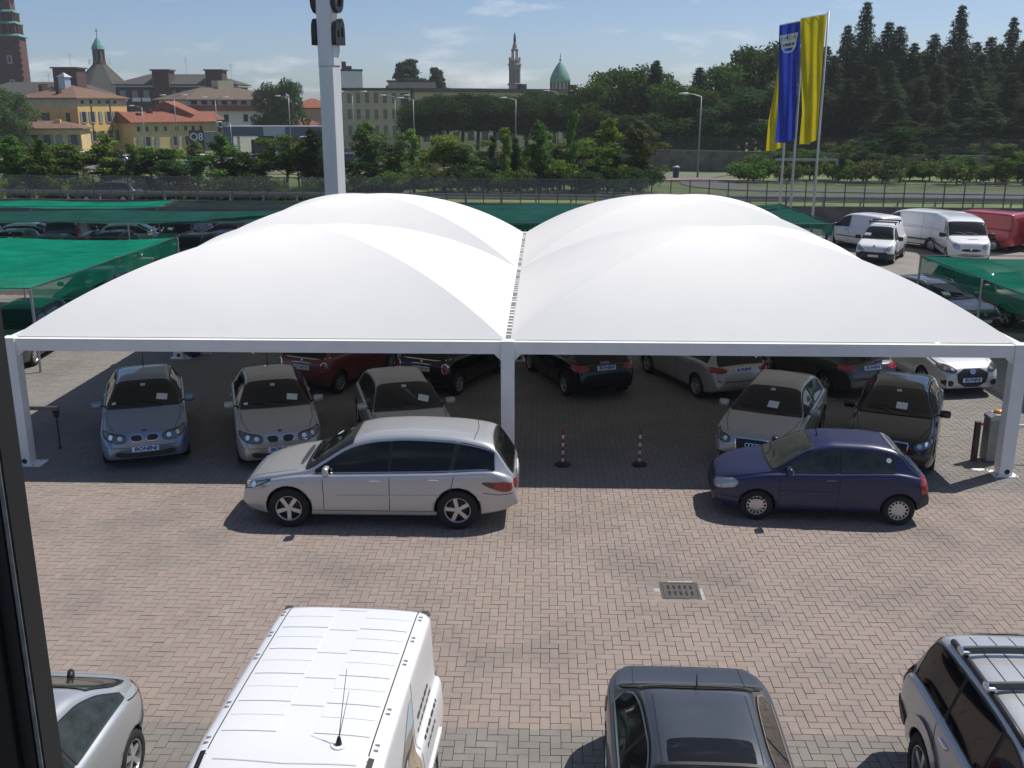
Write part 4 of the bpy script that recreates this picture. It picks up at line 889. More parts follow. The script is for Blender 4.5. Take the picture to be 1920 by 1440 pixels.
# retaining wall, guard rail, mesh fence on top
WALLM = mat('stained_concrete', (.115, .11, .105), rough=.92, var=.35, vscale=.9, bump=.3)
ang = math.atan2(WD.y, WD.x)
b = MB(); Mw = Matrix.Translation((WA.x, WA.y, 0)) @ Matrix.Rotation(ang, 4, 'Z'); b.box(-60, 125, -.12, .12, -.05, 1.24, Mw)
tag(b.ob('retaining_wall', WALLM), 'long stained grey concrete retaining wall behind the parked vans', 'wall')
gr = empty('guard_rail', (WA.x, WA.y, 0), ang); tag(gr, 'long grey steel guard rail on low posts along the wall top', 'guard rail')
MB().prism([(0, 0), (.03, .05), (.0, .10), (.03, .16), (.0, .21), (-.02, .21), (-.02, 0)], -45, 105).ob('rail_beam', GALV, gr, rot=(0, 0, -math.pi/2), loc=(0, .75, 1.55))
gpm = MB().box(-.05, .05, -.04, .04, 0, .62).mesh('post')
for k in range(56): ob('post', gpm, GALV, gr, loc=(-42+2.2*k, .84, 1.15))
fe = empty('mesh_fence', (WA.x, WA.y, 0), ang); tag(fe, 'long fence of fine grey mesh on thin steel posts above the guard rail', 'fence')
MESHM = seethrough('fence_mesh', (.16, .165, .17), .42, translucent=.1, var=.05)
FPOST = mat('fence_post', (.10, .105, .11), rough=.5, metal=.5)
fpm = MB().box(-.03, .03, -.03, .03, 0, 1.52).mesh('post'); fpn = mesh_np('mesh_panel', [(.03, 0, .22), (1.12, 0, .22), (1.12, 0, 1.46), (.03, 0, 1.46)], [(0, 1, 2, 3)])
for k in range(88):
    x = -28+1.15*k
    ob('post', fpm, FPOST, fe, loc=(x, 0, 1.24)); ob('mesh_panel', fpn, MESHM, fe, loc=(x, .035, 1.24))
for zz in (1.46, 2.70): MB().box(-28, 73.2, .045, .085, zz, zz+.045).ob('rail', FPOST, fe)

# ================================================================== white carport with four membrane bays
PVC = seethrough('white_membrane', (.82, .815, .80), 1.0, translucent=.085, var=.015)
GX = (-10.73, -.70, 9.33); GY = (19.60, 28.75, 37.06); BZ = 2.70
cp = empty('carport', (-.7, 28, 0)); tag(cp, 'large white membrane carport with four vaulted bays on square steel posts', 'carport')
def off(p): return (p[0]+.7, p[1]-28, p[2])
def bay(x0, x1, y0, y1, rise=1.72):
    cx, cy, a, c = (x0+x1)/2, (y0+y1)/2, (x1-x0)/2-.055, (y1-y0)/2-.045; V = []; F = []; nm, ntt = 26, 20
    for q in range(4):
        k0 = len(V)
        for i in range(nm+1):
            m = i/nm
            for k in range(ntt+1):
                t = -1+2*k/ntt; u, v = ((t*m, -m), (m, t*m), (-t*m, m), (-m, -t*m))[q]
                prof = math.sqrt(max(0, 2.4**2-m*m))-math.sqrt(2.4**2-1); prof /= 2.4-math.sqrt(2.4**2-1)
                h = rise*prof*(1-.125*(1-t*t)*m)
                V.append(off((cx+u*a, cy+v*c, BZ+.012+h)))
        for i in range(nm):
            for k in range(ntt): F.append((k0+i*(ntt+1)+k, k0+i*(ntt+1)+k+1, k0+(i+1)*(ntt+1)+k+1, k0+(i+1)*(ntt+1)+k))
    o = ob('membrane', mesh_np('membrane', V, F, True), PVC, cp)
    b = MB()
    for (sx, sy) in ((1, 1), (1, -1)):
        pts = []
        for m in np.linspace(-1, 1, 31):
            prof = (math.sqrt(max(0, 2.4**2-m*m))-math.sqrt(2.4**2-1))/(2.4-math.sqrt(2.4**2-1)); pts.append(off((cx+sx*m*a, cy+sy*m*c, BZ-.045+rise*prof)))
        b.tube(pts, .030, 6)
    b.ob('hip_arch', WHITE, o, True)
for i in range(2):
    for k in range(2): bay(GX[i], GX[i+1], GY[k], GY[k+1])
bw, bh = .20, .25
for y in GY:
    for i in range(2):
        e = (.14 if True else 0); MB().box(*(GX[i]+.7+.136, GX[i+1]+.7-.136), y-28-bw/2, y-28+bw/2, BZ-bh, BZ).ob('beam', WHITE, cp, bevel=.008)
for x in GX:
    for k in range(2): MB().box(x+.7-bw/2, x+.7+bw/2, GY[k]-28+.136, GY[k+1]-28-.136, BZ-bh, BZ-.003).ob('beam', WHITE, cp, bevel=.008)
for x in GX:
    for y in GY:
        p = MB().box(x+.7-.135, x+.7+.135, y-28-.135, y-28+.135, .012, BZ+.015).ob('post', WHITE, cp, bevel=.012)
        MB().box(x+.7-.24, x+.7+.36 if x < -5 else x+.7+.24, y-28-.20, y-28+.22, .002, .014).ob('base_plate', WHITE, p)
        b = MB(); [b.lathe([(.016, .014), (.016, .035)], 6, 'z', Matrix.Translation((x+.7+dx, y-28+dy, 0))) for dx in (-.2, .2) for dy in (-.16, .18)]; b.ob('bolt', GALV, p)
        MB().lathe([(.055, 0), (.055, .004)], 14, 'y', Matrix.Translation((x+.7+.02, y-28-.1395, .10))).ob('drain_hole', BLACK, p)
        for sx in (-1, 1):
            if -11 < x+sx < 9.4: MB().prism([(0, 0), (.14, 0), (0, -.14)], -.06, .06, Matrix.Translation((x+.7+sx*.1355, y-28, BZ-bh-.002)) @ Matrix.Diagonal((sx, 1, 1, 1))).ob('gusset', WHITE, p)
gut = MB().box(-.06, .06, GY[0]-28+.15, GY[2]-28-.1, BZ+.0, BZ+.012).ob('gutter', mat('gutter_grey', (.18, .185, .19), .6), cp)
b = MB(); ds = MB()
for k, y in enumerate(np.arange(GY[0]+.4, GY[2]-.2, .32)):
    if random.random() < .75: b.box(-.05, .05, y-28, y-28+random.uniform(.06, .16), BZ+.013, BZ+.03)
tag(b.ob('gutter_clamps', WHITE, gut), kind='stuff')
for sx, (x0, x1) in ((1, (GX[0], GX[1])), (1, (GX[1], GX[2]))):
    MB().lathe([(.0, 0), (.05, .05), (.05, .06)], 8, 'z', Matrix.Translation(((x0+x1)/2+.7-.1, GY[0]-28, BZ-bh-.061))).ob('beam_joint', WHITE, cp)

# ================================================================== green shade nets
NETG = seethrough('green_net_bright', (.008, .215, .135), .95, translucent=.30); NETD = seethrough('green_net_worn', (.018, .088, .075), .90, translucent=.30); NETS = seethrough('green_net_skirt', (.010, .16, .105), .72, translucent=.45)
def net(label, P, m, posts=(), skirts=(), sag=.11, frame=True):
    """P: four corners of the cloth; skirts: edges with a hanging strip"""
    c = Vector((sum(p[0] for p in P)/4, sum(p[1] for p in P)/4, 0)); root = empty('shade_net', c); tag(root, label, 'shade net', 'green shade nets over the car rows')
    n = 16; V = []; F = []
    Q = [Vector(p)-c for p in P]
    for i in range(n+1):
        for k in range(n+1):
            u, v = i/n, k/n; p = (Q[0]*(1-u)+Q[1]*u)*(1-v)+(Q[3]*(1-u)+Q[2]*u)*v
            V.append((p.x, p.y, p.z-sag*abs(math.sin(u*math.pi*3))*1.0-sag*.6*abs(math.sin(v*math.pi*2))))
    for i in range(n):
        for k in range(n): F.append((i*(n+1)+k, (i+1)*(n+1)+k, (i+1)*(n+1)+k+1, i*(n+1)+k+1))
    ob('net', mesh_np('net', V, F, True), m, root)
    for (i, k, h) in skirts:
        a, e = Q[i], Q[k]; nn = 24; V = []; F = []
        for j in range(nn+1):
            p = a.lerp(e, j/nn); w = math.sin(j*1.9)*.05
            for q in range(4): V.append((p.x+w*q/3, p.y+w*.5*q/3, p.z-(h+.05*math.sin(j*.9))*q/3))
        for j in range(nn):
            for q in range(3): F.append((j*4+q, (j+1)*4+q, (j+1)*4+q+1, j*4+q+1))
        ob('net_skirt', mesh_np('net_skirt', V, F, True), NETS, root)
    for i in range(4):
        a, e = Q[i], Q[(i+1) % 4]; MB().tube([a+Vector((0, 0, .01)), e+Vector((0, 0, .01))], .016, 6).ob('frame_tube', DGREY, root)
    for (x, y) in posts: MB().tube([(x-c.x, y-c.y, 0), (x-c.x, y-c.y, P[0][2])], .04, 8).ob('post', GALV, root)
    return root
net('bright green shade net over the cars beside the carport', [(-33, 27, 2.35), (-14.05, 27, 2.35), (-13.9, 37.9, 2.35), (-33, 37.9, 2.35)], NETG, [(-14.02, 26.95), (-14.15, 33), (-13.85, 37.95), (-20, 27), (-26, 27), (-20, 38)], [(1, 2, .55)])
net('faded green shade net over the far row beside the sign pylon', [(-40, 43.2, 2.3), (-12.3, 43.7, 2.3), (-11.7, 49.2, 2.3), (-40, 48.4, 2.3)], NETD, [(-12.2, 43.8), (-18, 43.6), (-24, 43.5), (-30, 43.4), (-11.8, 49)], [(1, 2, .5)])
net('bright green shade net strip nearest the left end of the retaining wall', [(-42, 49.6, 2.3), (-19.0, 50.0, 2.3), (-19.5, 53.6, 2.3), (-42, 53.6, 2.3)], NETG, [(-19.1, 50), (-27, 53), (-35, 53)])
net('green shade net strip with shade put into its colour, between bright net and sign pylon', [(-18.9, 50.2, 2.25), (-11.5, 50.3, 2.25), (-11.5, 53.8, 2.25), (-19.4, 53.8, 2.25)], seethrough('green_net_shaded', (.022, .040, .040), .88, translucent=.3), [(-11.6, 50.3), (-11.6, 53.7)])  # same cloth as the bright strip; shade and doubled layers put into its colour
net('dark green shade net behind the carport, below the flagpoles', [(-6.0, 43.6, 2.3), (12.3, 43.6, 2.3), (12.0, 52.6, 2.3), (-6.0, 52.6, 2.3)], NETD, [(12.25, 43.65), (12, 52.5), (3, 43.6), (-5.9, 43.6), (6, 52.5)], [(1, 2, .5), (0, 1, .45)])
net('green shade net over the dark estate car', [(12.95, 24.5, 2.3), (32, 24.5, 2.3), (32, 34.4, 2.3), (12.65, 34.4, 2.3)], seethrough('green_net_mid', (.010, .125, .088), .93, translucent=.30), [(12.66, 34.35), (12.75, 29.6), (20, 34.3), (27, 34.3)], [(3, 0, .55)])
net('green shade net corner in front of the red van', [(20.4, 38.5, 2.3), (34, 38.5, 2.3), (34, 41.3, 2.3), (20.0, 41.3, 2.3)], MATS['green_net_mid'], [(20.05, 41.25), (20.45, 38.55), (28, 41)], [(3, 0, .45), (0, 1, .4)])

# low stake fence behind the far row of cars
sf = empty('stake_fence', (-19, 55.6, 0), R(-1)); tag(sf, 'low dark fence with white-tipped stakes behind the far row of cars', 'fence')
MB().box(-26, 27, -.03, .03, .0, 1.05).ob('dark_screen', mat('dark_screen', (.028, .030, .024), .9, var=.4, vscale=3), sf)
b = MB()
for k in range(210):
    x = -26+k*.25
    for z in (.18, .55, .92): b.box(x-.045, x+.045, -.075, -.035, z, z+.11+random.uniform(-.02, .02))
tag(b.ob('stake_tips', PAPER, sf), kind='stuff')
# ================================================================== vehicles in the lot
def dirv(a): return Vector((math.cos(R(a)), math.sin(R(a)), 0))
SILV = paint('silver', (.50, .505, .51), .5, .30, .04); SILW = paint('warm_silver', (.45, .44, .41), .45, .30, .08); SKY = paint('ice_blue', (.20, .285, .40), .5, .28, .08)
NAVY = paint('navy', (.007, .014, .066), .0, .32, .0, .35); BLK = paint('black', (.006, .006, .008), 0, .18, .0, .4); DBLU = paint('dark_blue_grey', (.018, .024, .032), .3, .28, .06)
RED = paint('wine_red', (.17, .012, .018), .2, .3, .10); GREY = paint('graphite', (.050, .060, .075), .4, .34, .04, .5); VWHT = paint('van_white', (.74, .75, .76), 0, .32, .02)
SUVS = paint('suv_silver', (.47, .48, .49), .4, .3, .06); PALEB = paint('pale_silver', (.42, .45, .47), .5, .3, .05); VRED = paint('van_red', (.36, .010, .018), 0, .3, .05); TEAL = paint('dark_teal', (.02, .045, .05), .3, .3, .12)
OLIV = paint('olive_black', (.020, .019, .012), .15, .22, .04); BEIGE = paint('beige', (.30, .27, .22), .4, .35, .15); PLAINS = paint('plain_silver', (.55, .56, .57), .35, .32, .06); BORD = paint('bordeaux', (.07, .01, .012), .2, .3, .1)
def by_front(key, name, label, p, back, pm, rim='five', group=None, cat='car', **k):
    """p = ground point below the nose; back = direction from nose to tail in degrees"""
    P = proto(key); c = Vector((p[0], p[1], 0))+dirv(back)*P.L/2; return P.place(name, label, cat, c.x, c.y, back+180, pm, rim, group, **k)
def by_rear(key, name, label, p, fwd, pm, rim='five', group=None, cat='car', **k):
    P = proto(key); c = Vector((p[0], p[1], 0))+dirv(fwd)*P.L/2; return P.place(name, label, cat, c.x, c.y, fwd, pm, rim, group, **k)
ROW1 = 'cars under the carport with noses to the lane'; ROW2 = 'cars under the carport with tails to the lane'; FG = 'vehicles parked below the building window'
# two cars standing across in the lane
P = proto('rwagon'); P.place('parked_car', 'silver long-roof estate with black side windows parked across in the sunlit lane', 'car', -2.985+.10, 16.58+P.W/2-.10, 180, SILV, 'five', 'cars standing across in the lane')
P = proto('clio'); fw, rw_ = Vector((3.83, 17.16, 0)), Vector((6.36, 16.98, 0)); d = (fw-rw_).normalized(); mid = fw*.5+rw_*.5+Vector((d.y, -d.x, 0))*(P.W/2-.10)+d*((P.p['wb']/2+P.p['fo'])-P.L/2)*-1*-1
P.place('parked_car', 'dark blue small three-door hatchback parked across in the lane', 'car', mid.x, mid.y, math.degrees(math.atan2(d.y, d.x)), NAVY, 'cap', 'cars standing across in the lane')
# noses to the lane
by_front('bmw', 'parked_car', 'ice blue hatchback with twin round-cornered grilles under the white carport', (-8.10, 19.36), 110.5, SKY, 'five', ROW1)
by_front('bmw', 'parked_car', 'silver hatchback with twin round-cornered grilles beside the ice blue hatchback', (-5.32, 19.42), 108.5, SILW, 'five', ROW1)
by_front('round', 'parked_car', 'warm silver round-nosed hatchback half hidden behind the silver estate', (-2.50, 19.40), 106.6, SILW, 'seven', ROW1)
by_front('audi', 'parked_car', 'silver hatchback with four-ring badge and deep grille behind the dark blue hatchback', (4.22, 19.42), 66.5, SILW, 'five', ROW1)
by_front('audi', 'parked_car', 'black hatchback with deep chrome-edged grille next to the barrier unit', (6.92, 19.40), 67.3, BLK, 'five', ROW1)
# tails to the lane
def mini_at(wx, wy, a, lab, pm):
    P = proto('mini'); u = dirv(a); n = Vector((-u.y, u.x, 0)); ax = Vector((wx, wy, 0))+n*(P.W/2-.10); c = ax+u*(P.p['wb']+P.p['fo']-P.L/2); P.place('parked_car', lab, 'car', c.x, c.y, a, pm, 'seven', ROW2)
mini_at(-5.29, 25.11, 66, 'wine red small hatchback with chrome-rimmed tail lamps under the carport', RED)
mini_at(-2.21, 25.06, 66, 'black small hatchback with chrome-rimmed tail lamps behind the centre post', BLK)
by_rear('audi', 'parked_car', 'black hatchback seen from behind, beyond the two striped poles', (1.62, 24.62), 111, BLK, 'five', ROW2)
by_rear('audi5', 'parked_car', 'silver five-door hatchback seen from behind, under the right bays of the carport', (5.02, 24.55), 113, SILW, 'five', ROW2)
by_rear('audi', 'parked_car', 'dark blue-grey hatchback seen from behind, between silver five-door and silver front-facing hatchback', (8.30, 24.85), 111, DBLU, 'five', ROW2)
by_front('golf', 'parked_car', 'silver hatchback with broad black grille, half in sun at the carport edge', (10.92, 25.22), 101, PLAINS, 'five', ROW1)
# below the window
P = proto('vannear'); P.place('parked_van', 'white panel van with ribbed roof and side picture, parked below the window', 'van', -2.02-.115, 10.06-P.L/2+.03, -92.7, VWHT, 'cap', FG); FOOT.append((-3.25, -.95, 4, 10.25))
P = proto('coupe'); P.place('parked_car', 'graphite coupe with sunroof glass and chrome window trim, tail to the lane', 'car', 1.62, 10.62-P.L/2+.03, -91.2, GREY, 'five', FG); FOOT.append((.6, 2.75, 4, 10.8))
P = proto('suv'); P.place('parked_car', 'silver off-roader with black roof rails and two roof bars', 'car', 4.95, 10.48-P.L/2, -91.5, SUVS, 'five', FG); FOOT.append((3.95, 6.2, 4, 10.5))
P = proto('silver'); P.place('parked_car', 'pale silver hatchback with dark rear wiper, beyond the black window frame', 'car', -5.35, 10.32-P.L/2, -92.0, PALEB, 'five', FG); FOOT.append((-6.4, -4.3, 4, 10.4))
# at the right under nets and along the retaining wall
by_front('estate', 'parked_car', 'olive black estate car with silver roof rails under the right green net', (14.2, 32.35), 113, OLIV, 'five')
by_front('suv', 'parked_car', 'beige off-roader behind the olive black estate car', (16.6, 33.3), 113, BEIGE, 'five')
P = proto('kangoo'); c = (Vector((16.44, 52.1, 0))+Vector((15.28, 54.07, 0)))/2+Vector((math.sin(R(120.5)), -math.cos(R(120.5)), 0))*.8; P.place('parked_van', 'white high-roof delivery van with dark side strip by the retaining wall', 'van', c.x-.05, c.y+.05, 120.5, VWHT, 'cap', 'vans along the retaining wall')
P = proto('fiorino'); P.place('parked_van', 'small white van with black bumper and roof bars', 'van', 16.2, 49.2, 62-180, VWHT, 'cap', 'vans along the retaining wall')
P = proto('trafic'); P.place('parked_van', 'white panel van facing the lane, tail against the wall', 'van', 20.25, 50.0, -100, VWHT, 'cap', 'vans along the retaining wall')
P.place('parked_van', 'white long panel van parked sideways behind the small white van', 'van', 19.45, 53.95, 127, VWHT, 'cap', 'vans along the retaining wall')
P.place('parked_van', 'red long panel van at the retaining wall', 'van', 22.45, 53.65, 127, VRED, 'cap', 'vans along the retaining wall')
P.place('parked_van', 'second red panel van past the first red one', 'van', 25.5, 53.4, 127, VRED, 'cap', 'vans along the retaining wall')
# at the left under the nets
def at_left(key, lab, x, y, a, pm, rim='seven'): proto(key).place('parked_car', lab, 'car', x, y, a, pm, rim, 'cars under the left nets')
at_left('family', 'dark teal family car with bright alloy wheel beside the net post', -15.5, 29.0, -85, TEAL, 'seven')
at_left('family', 'black family car facing the bright green net from below', -18.2, 28.9, -86, BLK)
at_left('audi5', 'dark teal hatchback parked behind the net post by the carport', -16.3, 36.0, -89, TEAL)
at_left('estate', 'grey estate with sheet behind the windscreen, beyond the bright green net', -16.0, 45.6, -97, GREY)
at_left('audi', 'black hatchback behind the grey estate', -15.0, 48.6, 80, BLK)
at_left('family', 'bordeaux hatchback near the sign pylon', -15.6, 51.8, 84, BORD)
at_left('estate', 'black estate in the far row between two silver hatchbacks', -18.3, 51.2, -95, BLK)
at_left('bmw', 'silver hatchback broadside in the far row', -20.6, 51.2, 12, PLAINS)
at_left('clio', 'black small hatchback under the faded green net', -20.4, 47.3, -92, BLK, 'cap')
at_left('kangoo', 'dark high-roofed car in the far row', -23.4, 50.0, 98, DBLU)
at_left('round', 'grey hatchback under the faded green net', -22.8, 46.9, 95, GREY)
at_left('bmw', 'silver hatchback broadside at the far end of the row', -25.6, 50.9, 8, PLAINS)
at_left('audi', 'black hatchback with open shadow under the far left net', -25.3, 47.6, -80, BLK)
lay_pavers()

# ================================================================== small things in the lot
def striped_pole(x, y, lab):
    r = empty('striped_pole', (x, y, 0)); tag(r, lab, 'bollard', 'red and white poles')
    MB().lathe([(.155, 0), (.16, .03), (.12, .055), (.045, .075), (.0, .075)], 22).ob('base', mat('pole_base', (.02, .02, .022), .7), r, True)
    n = 8
    for k in range(n): MB().lathe([(.025, .07+k*.085), (.025, .07+(k+1)*.085)], 12).ob('band', mat('pole_red', (.42, .02, .02), .45) if k % 2 else PLATE, r, True)
    MB().lathe([(.03, .75), (.03, .775), (.012, .79)], 12).ob('cap', mat('pole_red', (.42, .02, .02), .45), r, True)
striped_pole(.43, 19.86, 'red and white striped pole on dark base nearer the centre post'); striped_pole(2.02, 19.91, 'red and white striped pole on dark base nearer the dark blue hatchback')
# drain grate
g = empty('drain_grate', (2.145, 14.29, 0)); tag(g, 'cast-iron slotted drain grate set in the pavers', 'drain')
IRON = mat('cast_iron', (.085, .08, .075), .7, .3, var=.25, vscale=20)
MB().box(-.42, .42, -.42, .42, -.008, -.0035).ob('mortar_bed', mat('mortar', (.36, .34, .31), .95, var=.25, vscale=9), g); MB().box(-.30, .30, -.28, .28, -.0034, -.0022).ob('pit', BLACK, g)
b = MB(); b.box(-.30, -.262, -.275, .275, -.002, .005).box(.262, .30, -.275, .275, -.002, .005).box(-.262, .262, .238, .275, -.002, .005).box(-.262, .262, -.275, -.238, -.002, .005); b.ob('frame', IRON, g)
b = MB().box(-.255, .255, .165, .232, -.002, .003).box(-.255, .255, -.032, .032, -.002, .003).box(-.255, .255, -.232, -.165, -.002, .003)
xs_ = [-.255]+[v for k in range(5) for v in (-.172+.086*k-.018, -.172+.086*k+.018)]+[.255]
for i in range(0, len(xs_), 2):
    for y0, y1 in ((.032, .165), (-.165, -.032)): b.box(xs_[i], xs_[i+1], y0, y1, -.002, .003)
b.ob('grid', IRON, g)
# barrier unit and its arm
br = empty('barrier_unit', (9.42, 20.42, 0)); tag(br, 'grey barrier housing with yellow lamp behind the right carport post', 'barrier', 'car park barriers')
BGREY = mat('barrier_grey', (.20, .215, .21), .5, .2, var=.2, vscale=4)
MB().box(-.16, .20, -.15, .18, .02, .93).ob('housing', BGREY, br, bevel=.02); MB().prism([(-.17, .93), (.21, .93), (.21, .99), (.10, 1.05), (-.06, 1.05), (-.17, .99)], -.16, .19).ob('lid', GALV, br, bevel=.01)
MB().lathe([(.10, 1.05), (.10, 1.09), (.05, 1.12), (0, 1.12)], 16, 'z', Matrix.Translation((.06, .02, 0))).ob('lamp', mat('amber_lamp', (.65, .30, .03), .3, coat=.6), br, True)
MB().box(.22, 4.6, -.02, .02, .72, .80).ob('barrier_arm', PLATE, br); MB().box(-.40, -.30, -.06, .04, .0, .86).ob('guide_post', mat('rusty_brown', (.055, .03, .025), .7, var=.3), br)
MB().box(-.30, -.17, -.02, .02, .78, .82).ob('arm_pivot', mat('pole_red', (.42, .02, .02), .45), br)
ba = empty('barrier_arm_rest', (-10.50, 20.60, 0)); tag(ba, 'thin dark rest post holding the end of a barrier arm', 'barrier', 'car park barriers')
MB().tube([(0, 0, 0), (0, 0, .72)], .016, 8).ob('post', BLACK, ba); MB().lathe([(.05, 0), (.05, .015), (0, .015)], 10).ob('foot', BLACK, ba); MB().prism([(-.03, .70), (.03, .70), (.075, .86), (-.075, .86)], -.03, .03).ob('fork', BLACK, ba)
arm = MB().box(-4.6, .07, -.03, .03, .865, .94).ob('barrier_arm', mat('arm_rust', (.26, .13, .075), .55, var=.3, vscale=5), ba); MB().box(-4.6, .04, -.031, .031, .941, .944).ob('arm_top', PLATE, arm)
# blue reel on the ground
hr = empty('hose_drum', (-10.37, 28.9, 0), .5); tag(hr, 'small blue drum lying on the shaded pavers', 'drum')
MB().lathe([(.0, -.10), (.24, -.10), (.26, -.07), (.15, -.05), (.15, .08), (.26, .10), (.24, .13), (.11, .13), (.10, .05), (0, .05)], 22, 'y', Matrix.Translation((0, 0, .25))).ob('drum', mat('drum_blue', (.01, .03, .16), .35, coat=.4), hr, True)
MB().tube([(.25, .1, .03), (.4, .12, .02), (.5, .05, .02), (.55, .1, .02)], .02, 6).ob('hose', PLATE, hr, True)
# flat scraps of paper on the ground
for x, y, lab in ((-3.95, 18.95, 'torn scrap of paper on the pavers near silver hatchback'), (8.95, 19.85, 'pale scrap of paper beside the right carport post')):
    V = [(math.cos(t)*.12*(1+.35*math.sin(3*t)), math.sin(t)*.09*(1+.3*math.cos(2*t)), .004+.006*math.sin(5*t)) for t in np.linspace(0, 6.28, 12)[:-1]]
    n = len(V); V += [(v[0], v[1], v[2]+.002) for v in V]; tag(ob('paper_scrap', mesh_np('paper_scrap', V, [tuple(range(n-1, -1, -1)), tuple(range(n, 2*n))]+[(i, (i+1) % n, n+(i+1) % n, n+i) for i in range(n)]), PAPER, loc=(x, y, .002)), lab, 'paper')

# ================================================================== sign pylon with upright lettering
py = empty('sign_pylon', (-9.85, 48.2, 0), R(-18)); tag(py, 'tall white sign pylon with black block letters running up its sides', 'sign')
MB().box(-.36, .36, -.36, .36, 0, 14.8).ob('shaft', mat('pylon_white', (.62, .63, .64), .4, .1, var=.10, vscale=1.2, stretch=(1, 1, .15)), py, bevel=.02)
MB().box(-.365, .365, -.365, .365, 8.85, 8.87).ob('joint', DGREY, py)
for sg in (1, -1):
    MB().box(.362 if sg > 0 else -.40, .40 if sg > 0 else -.362, -.30, .30, 8.9, 14.6).ob('letter_panel', MATS['pylon_white'], py)
    for k, chh in enumerate('BONI'):
        me = text_mesh(chh, 1.0, .11, 0, .03).copy(); xs2 = [v.co.x for v in me.vertices]; ys2 = [v.co.y for v in me.vertices]; cx, cy = (min(xs2)+max(xs2))/2, (min(ys2)+max(ys2))/2
        sx, sy = (1.15 if chh != 'I' else .4)/(max(xs2)-min(xs2)), .86/(max(ys2)-min(ys2))
        # letter width runs up the pylon, letter height across its side
        M = Matrix(((0, 0, sg, 0), (0, -sg, 0, 0), (1, 0, 0, 0), (0, 0, 0, 1))) @ Matrix.Diagonal((sx, sy, 1, 1)) @ Matrix.Translation((-cx, -cy, 0))
        me.transform(Matrix.Translation((sg*.52, 0, 10.35+1.36*k)) @ M); ob('letter', me, BLACK, py)

# ================================================================== flags
def flag(name, lab, x, y, top, colm, width=1.28, drop=5.7, lean=0.0, emblem=False, side=-1, twist=0.0, narrow=.45):
    r = empty(name, (x, y, 0)); tag(r, lab, 'flag', 'flags on tall poles')
    MB().tube([(0, 0, 0), (0, 0, top*.5), (0, 0, top)], [.075, .06, .045], 10).ob('pole', mat('flagpole', (.52, .53, .55), .35, .4), r, True); MB().tube([(0, 0, top-.12), (side*width, 0, top-.12-.22)], .018, 6).ob('arm', GALV, r)
    n, mm = 16, 40; V = []; F = []
    def P(u, v):
        wd = width*(1-(1-narrow)*min(1, v*1.35)**1.2); fold = .10*math.sin(u*9+v*5+x)*(.25+v)+.07*math.sin(u*17+v*3)
        return Vector((side*(.07+u*wd)+lean*v, -.12*u+fold-.1*twist*v, top-.16-.22*u-v*drop+.05*math.sin(u*6+2)*v))
    for i in range(n+1):
        for k in range(mm+1): V.append(P(i/n, k/mm))
    for i in range(n):
        for k in range(mm): F.append((i*(mm+1)+k, (i+1)*(mm+1)+k, (i+1)*(mm+1)+k+1, i*(mm+1)+k+1))
    f = ob('cloth', mesh_np('cloth', V, F, True), colm, r)
    if emblem:
        def patch(poly, m, o, nm):
            V = []; F = []; n2 = 8
            for a in range(n2+1):
                for c in range(n2+1):
                    s, t = a/n2, c/n2; q = (np.array(poly[0])*(1-s)+np.array(poly[1])*s)*(1-t)+(np.array(poly[3])*(1-s)+np.array(poly[2])*s)*t; p = P(q[0], q[1]); V.append((p.x, p.y-o, p.z))
            for a in range(n2):
                for c in range(n2): F.append((a*(n2+1)+c, (a+1)*(n2+1)+c, (a+1)*(n2+1)+c+1, a*(n2+1)+c+1))
            ob(nm, mesh_np(nm, V, F, True), m, f)
        patch([(.98, .085), (.15, .085), (.25, .20), (.84, .20)], PLATE, .012, 'emblem'); patch([(.82, .160), (.30, .160), (.33, .185), (.78, .185)], mat('emblem_blue', (.10, .14, .22), .5), .018, 'emblem_field')
        patch([(.84, .20), (.74, .20), (.66, .235), (.72, .235)], PLATE, .012, 'emblem_edge'); patch([(.36, .20), (.25, .20), (.36, .235), (.42, .235)], PLATE, .012, 'emblem_edge'); patch([(.72, .225), (.36, .225), (.40, .24), (.68, .24)], PLATE, .013, 'emblem_edge')
        tm = text_mesh('DACIA', .26, 0, 0, .004).copy()
        for v in tm.vertices: u = .55-v.co.x*-1*.62*-1*-1; vv = .118-v.co.y*.17; p = P(max(0, min(1, .57-v.co.x*.85)), vv); v.co = (p.x, p.y-.022, p.z)
        ob('lettering', tm, MATS['emblem_blue'], f)
def flagm(name, col):
    return seethrough(name, col, 1.0, translucent=.42, var=.10)
YEL = flagm('yellow_cloth', (.56, .47, .02)); BLU = flagm('blue_cloth', (.035, .065, .42))
flag('flag', 'long yellow flag with straight pole at its sunny side, tallest of three', 13.55, 52, 11.5, YEL, 1.30, 5.9, -.05, narrow=.62)
flag('flag', 'long blue flag with white shield emblem between two yellow flags', 12.55, 52.6, 11.25, BLU, 1.15, 5.6, -.0, emblem=True, narrow=.80)
flag('flag', 'long yellow flag mostly hidden behind the blue flag', 12.55, 55, 11.2, YEL, .42, 6.05, -.0, narrow=2.0)

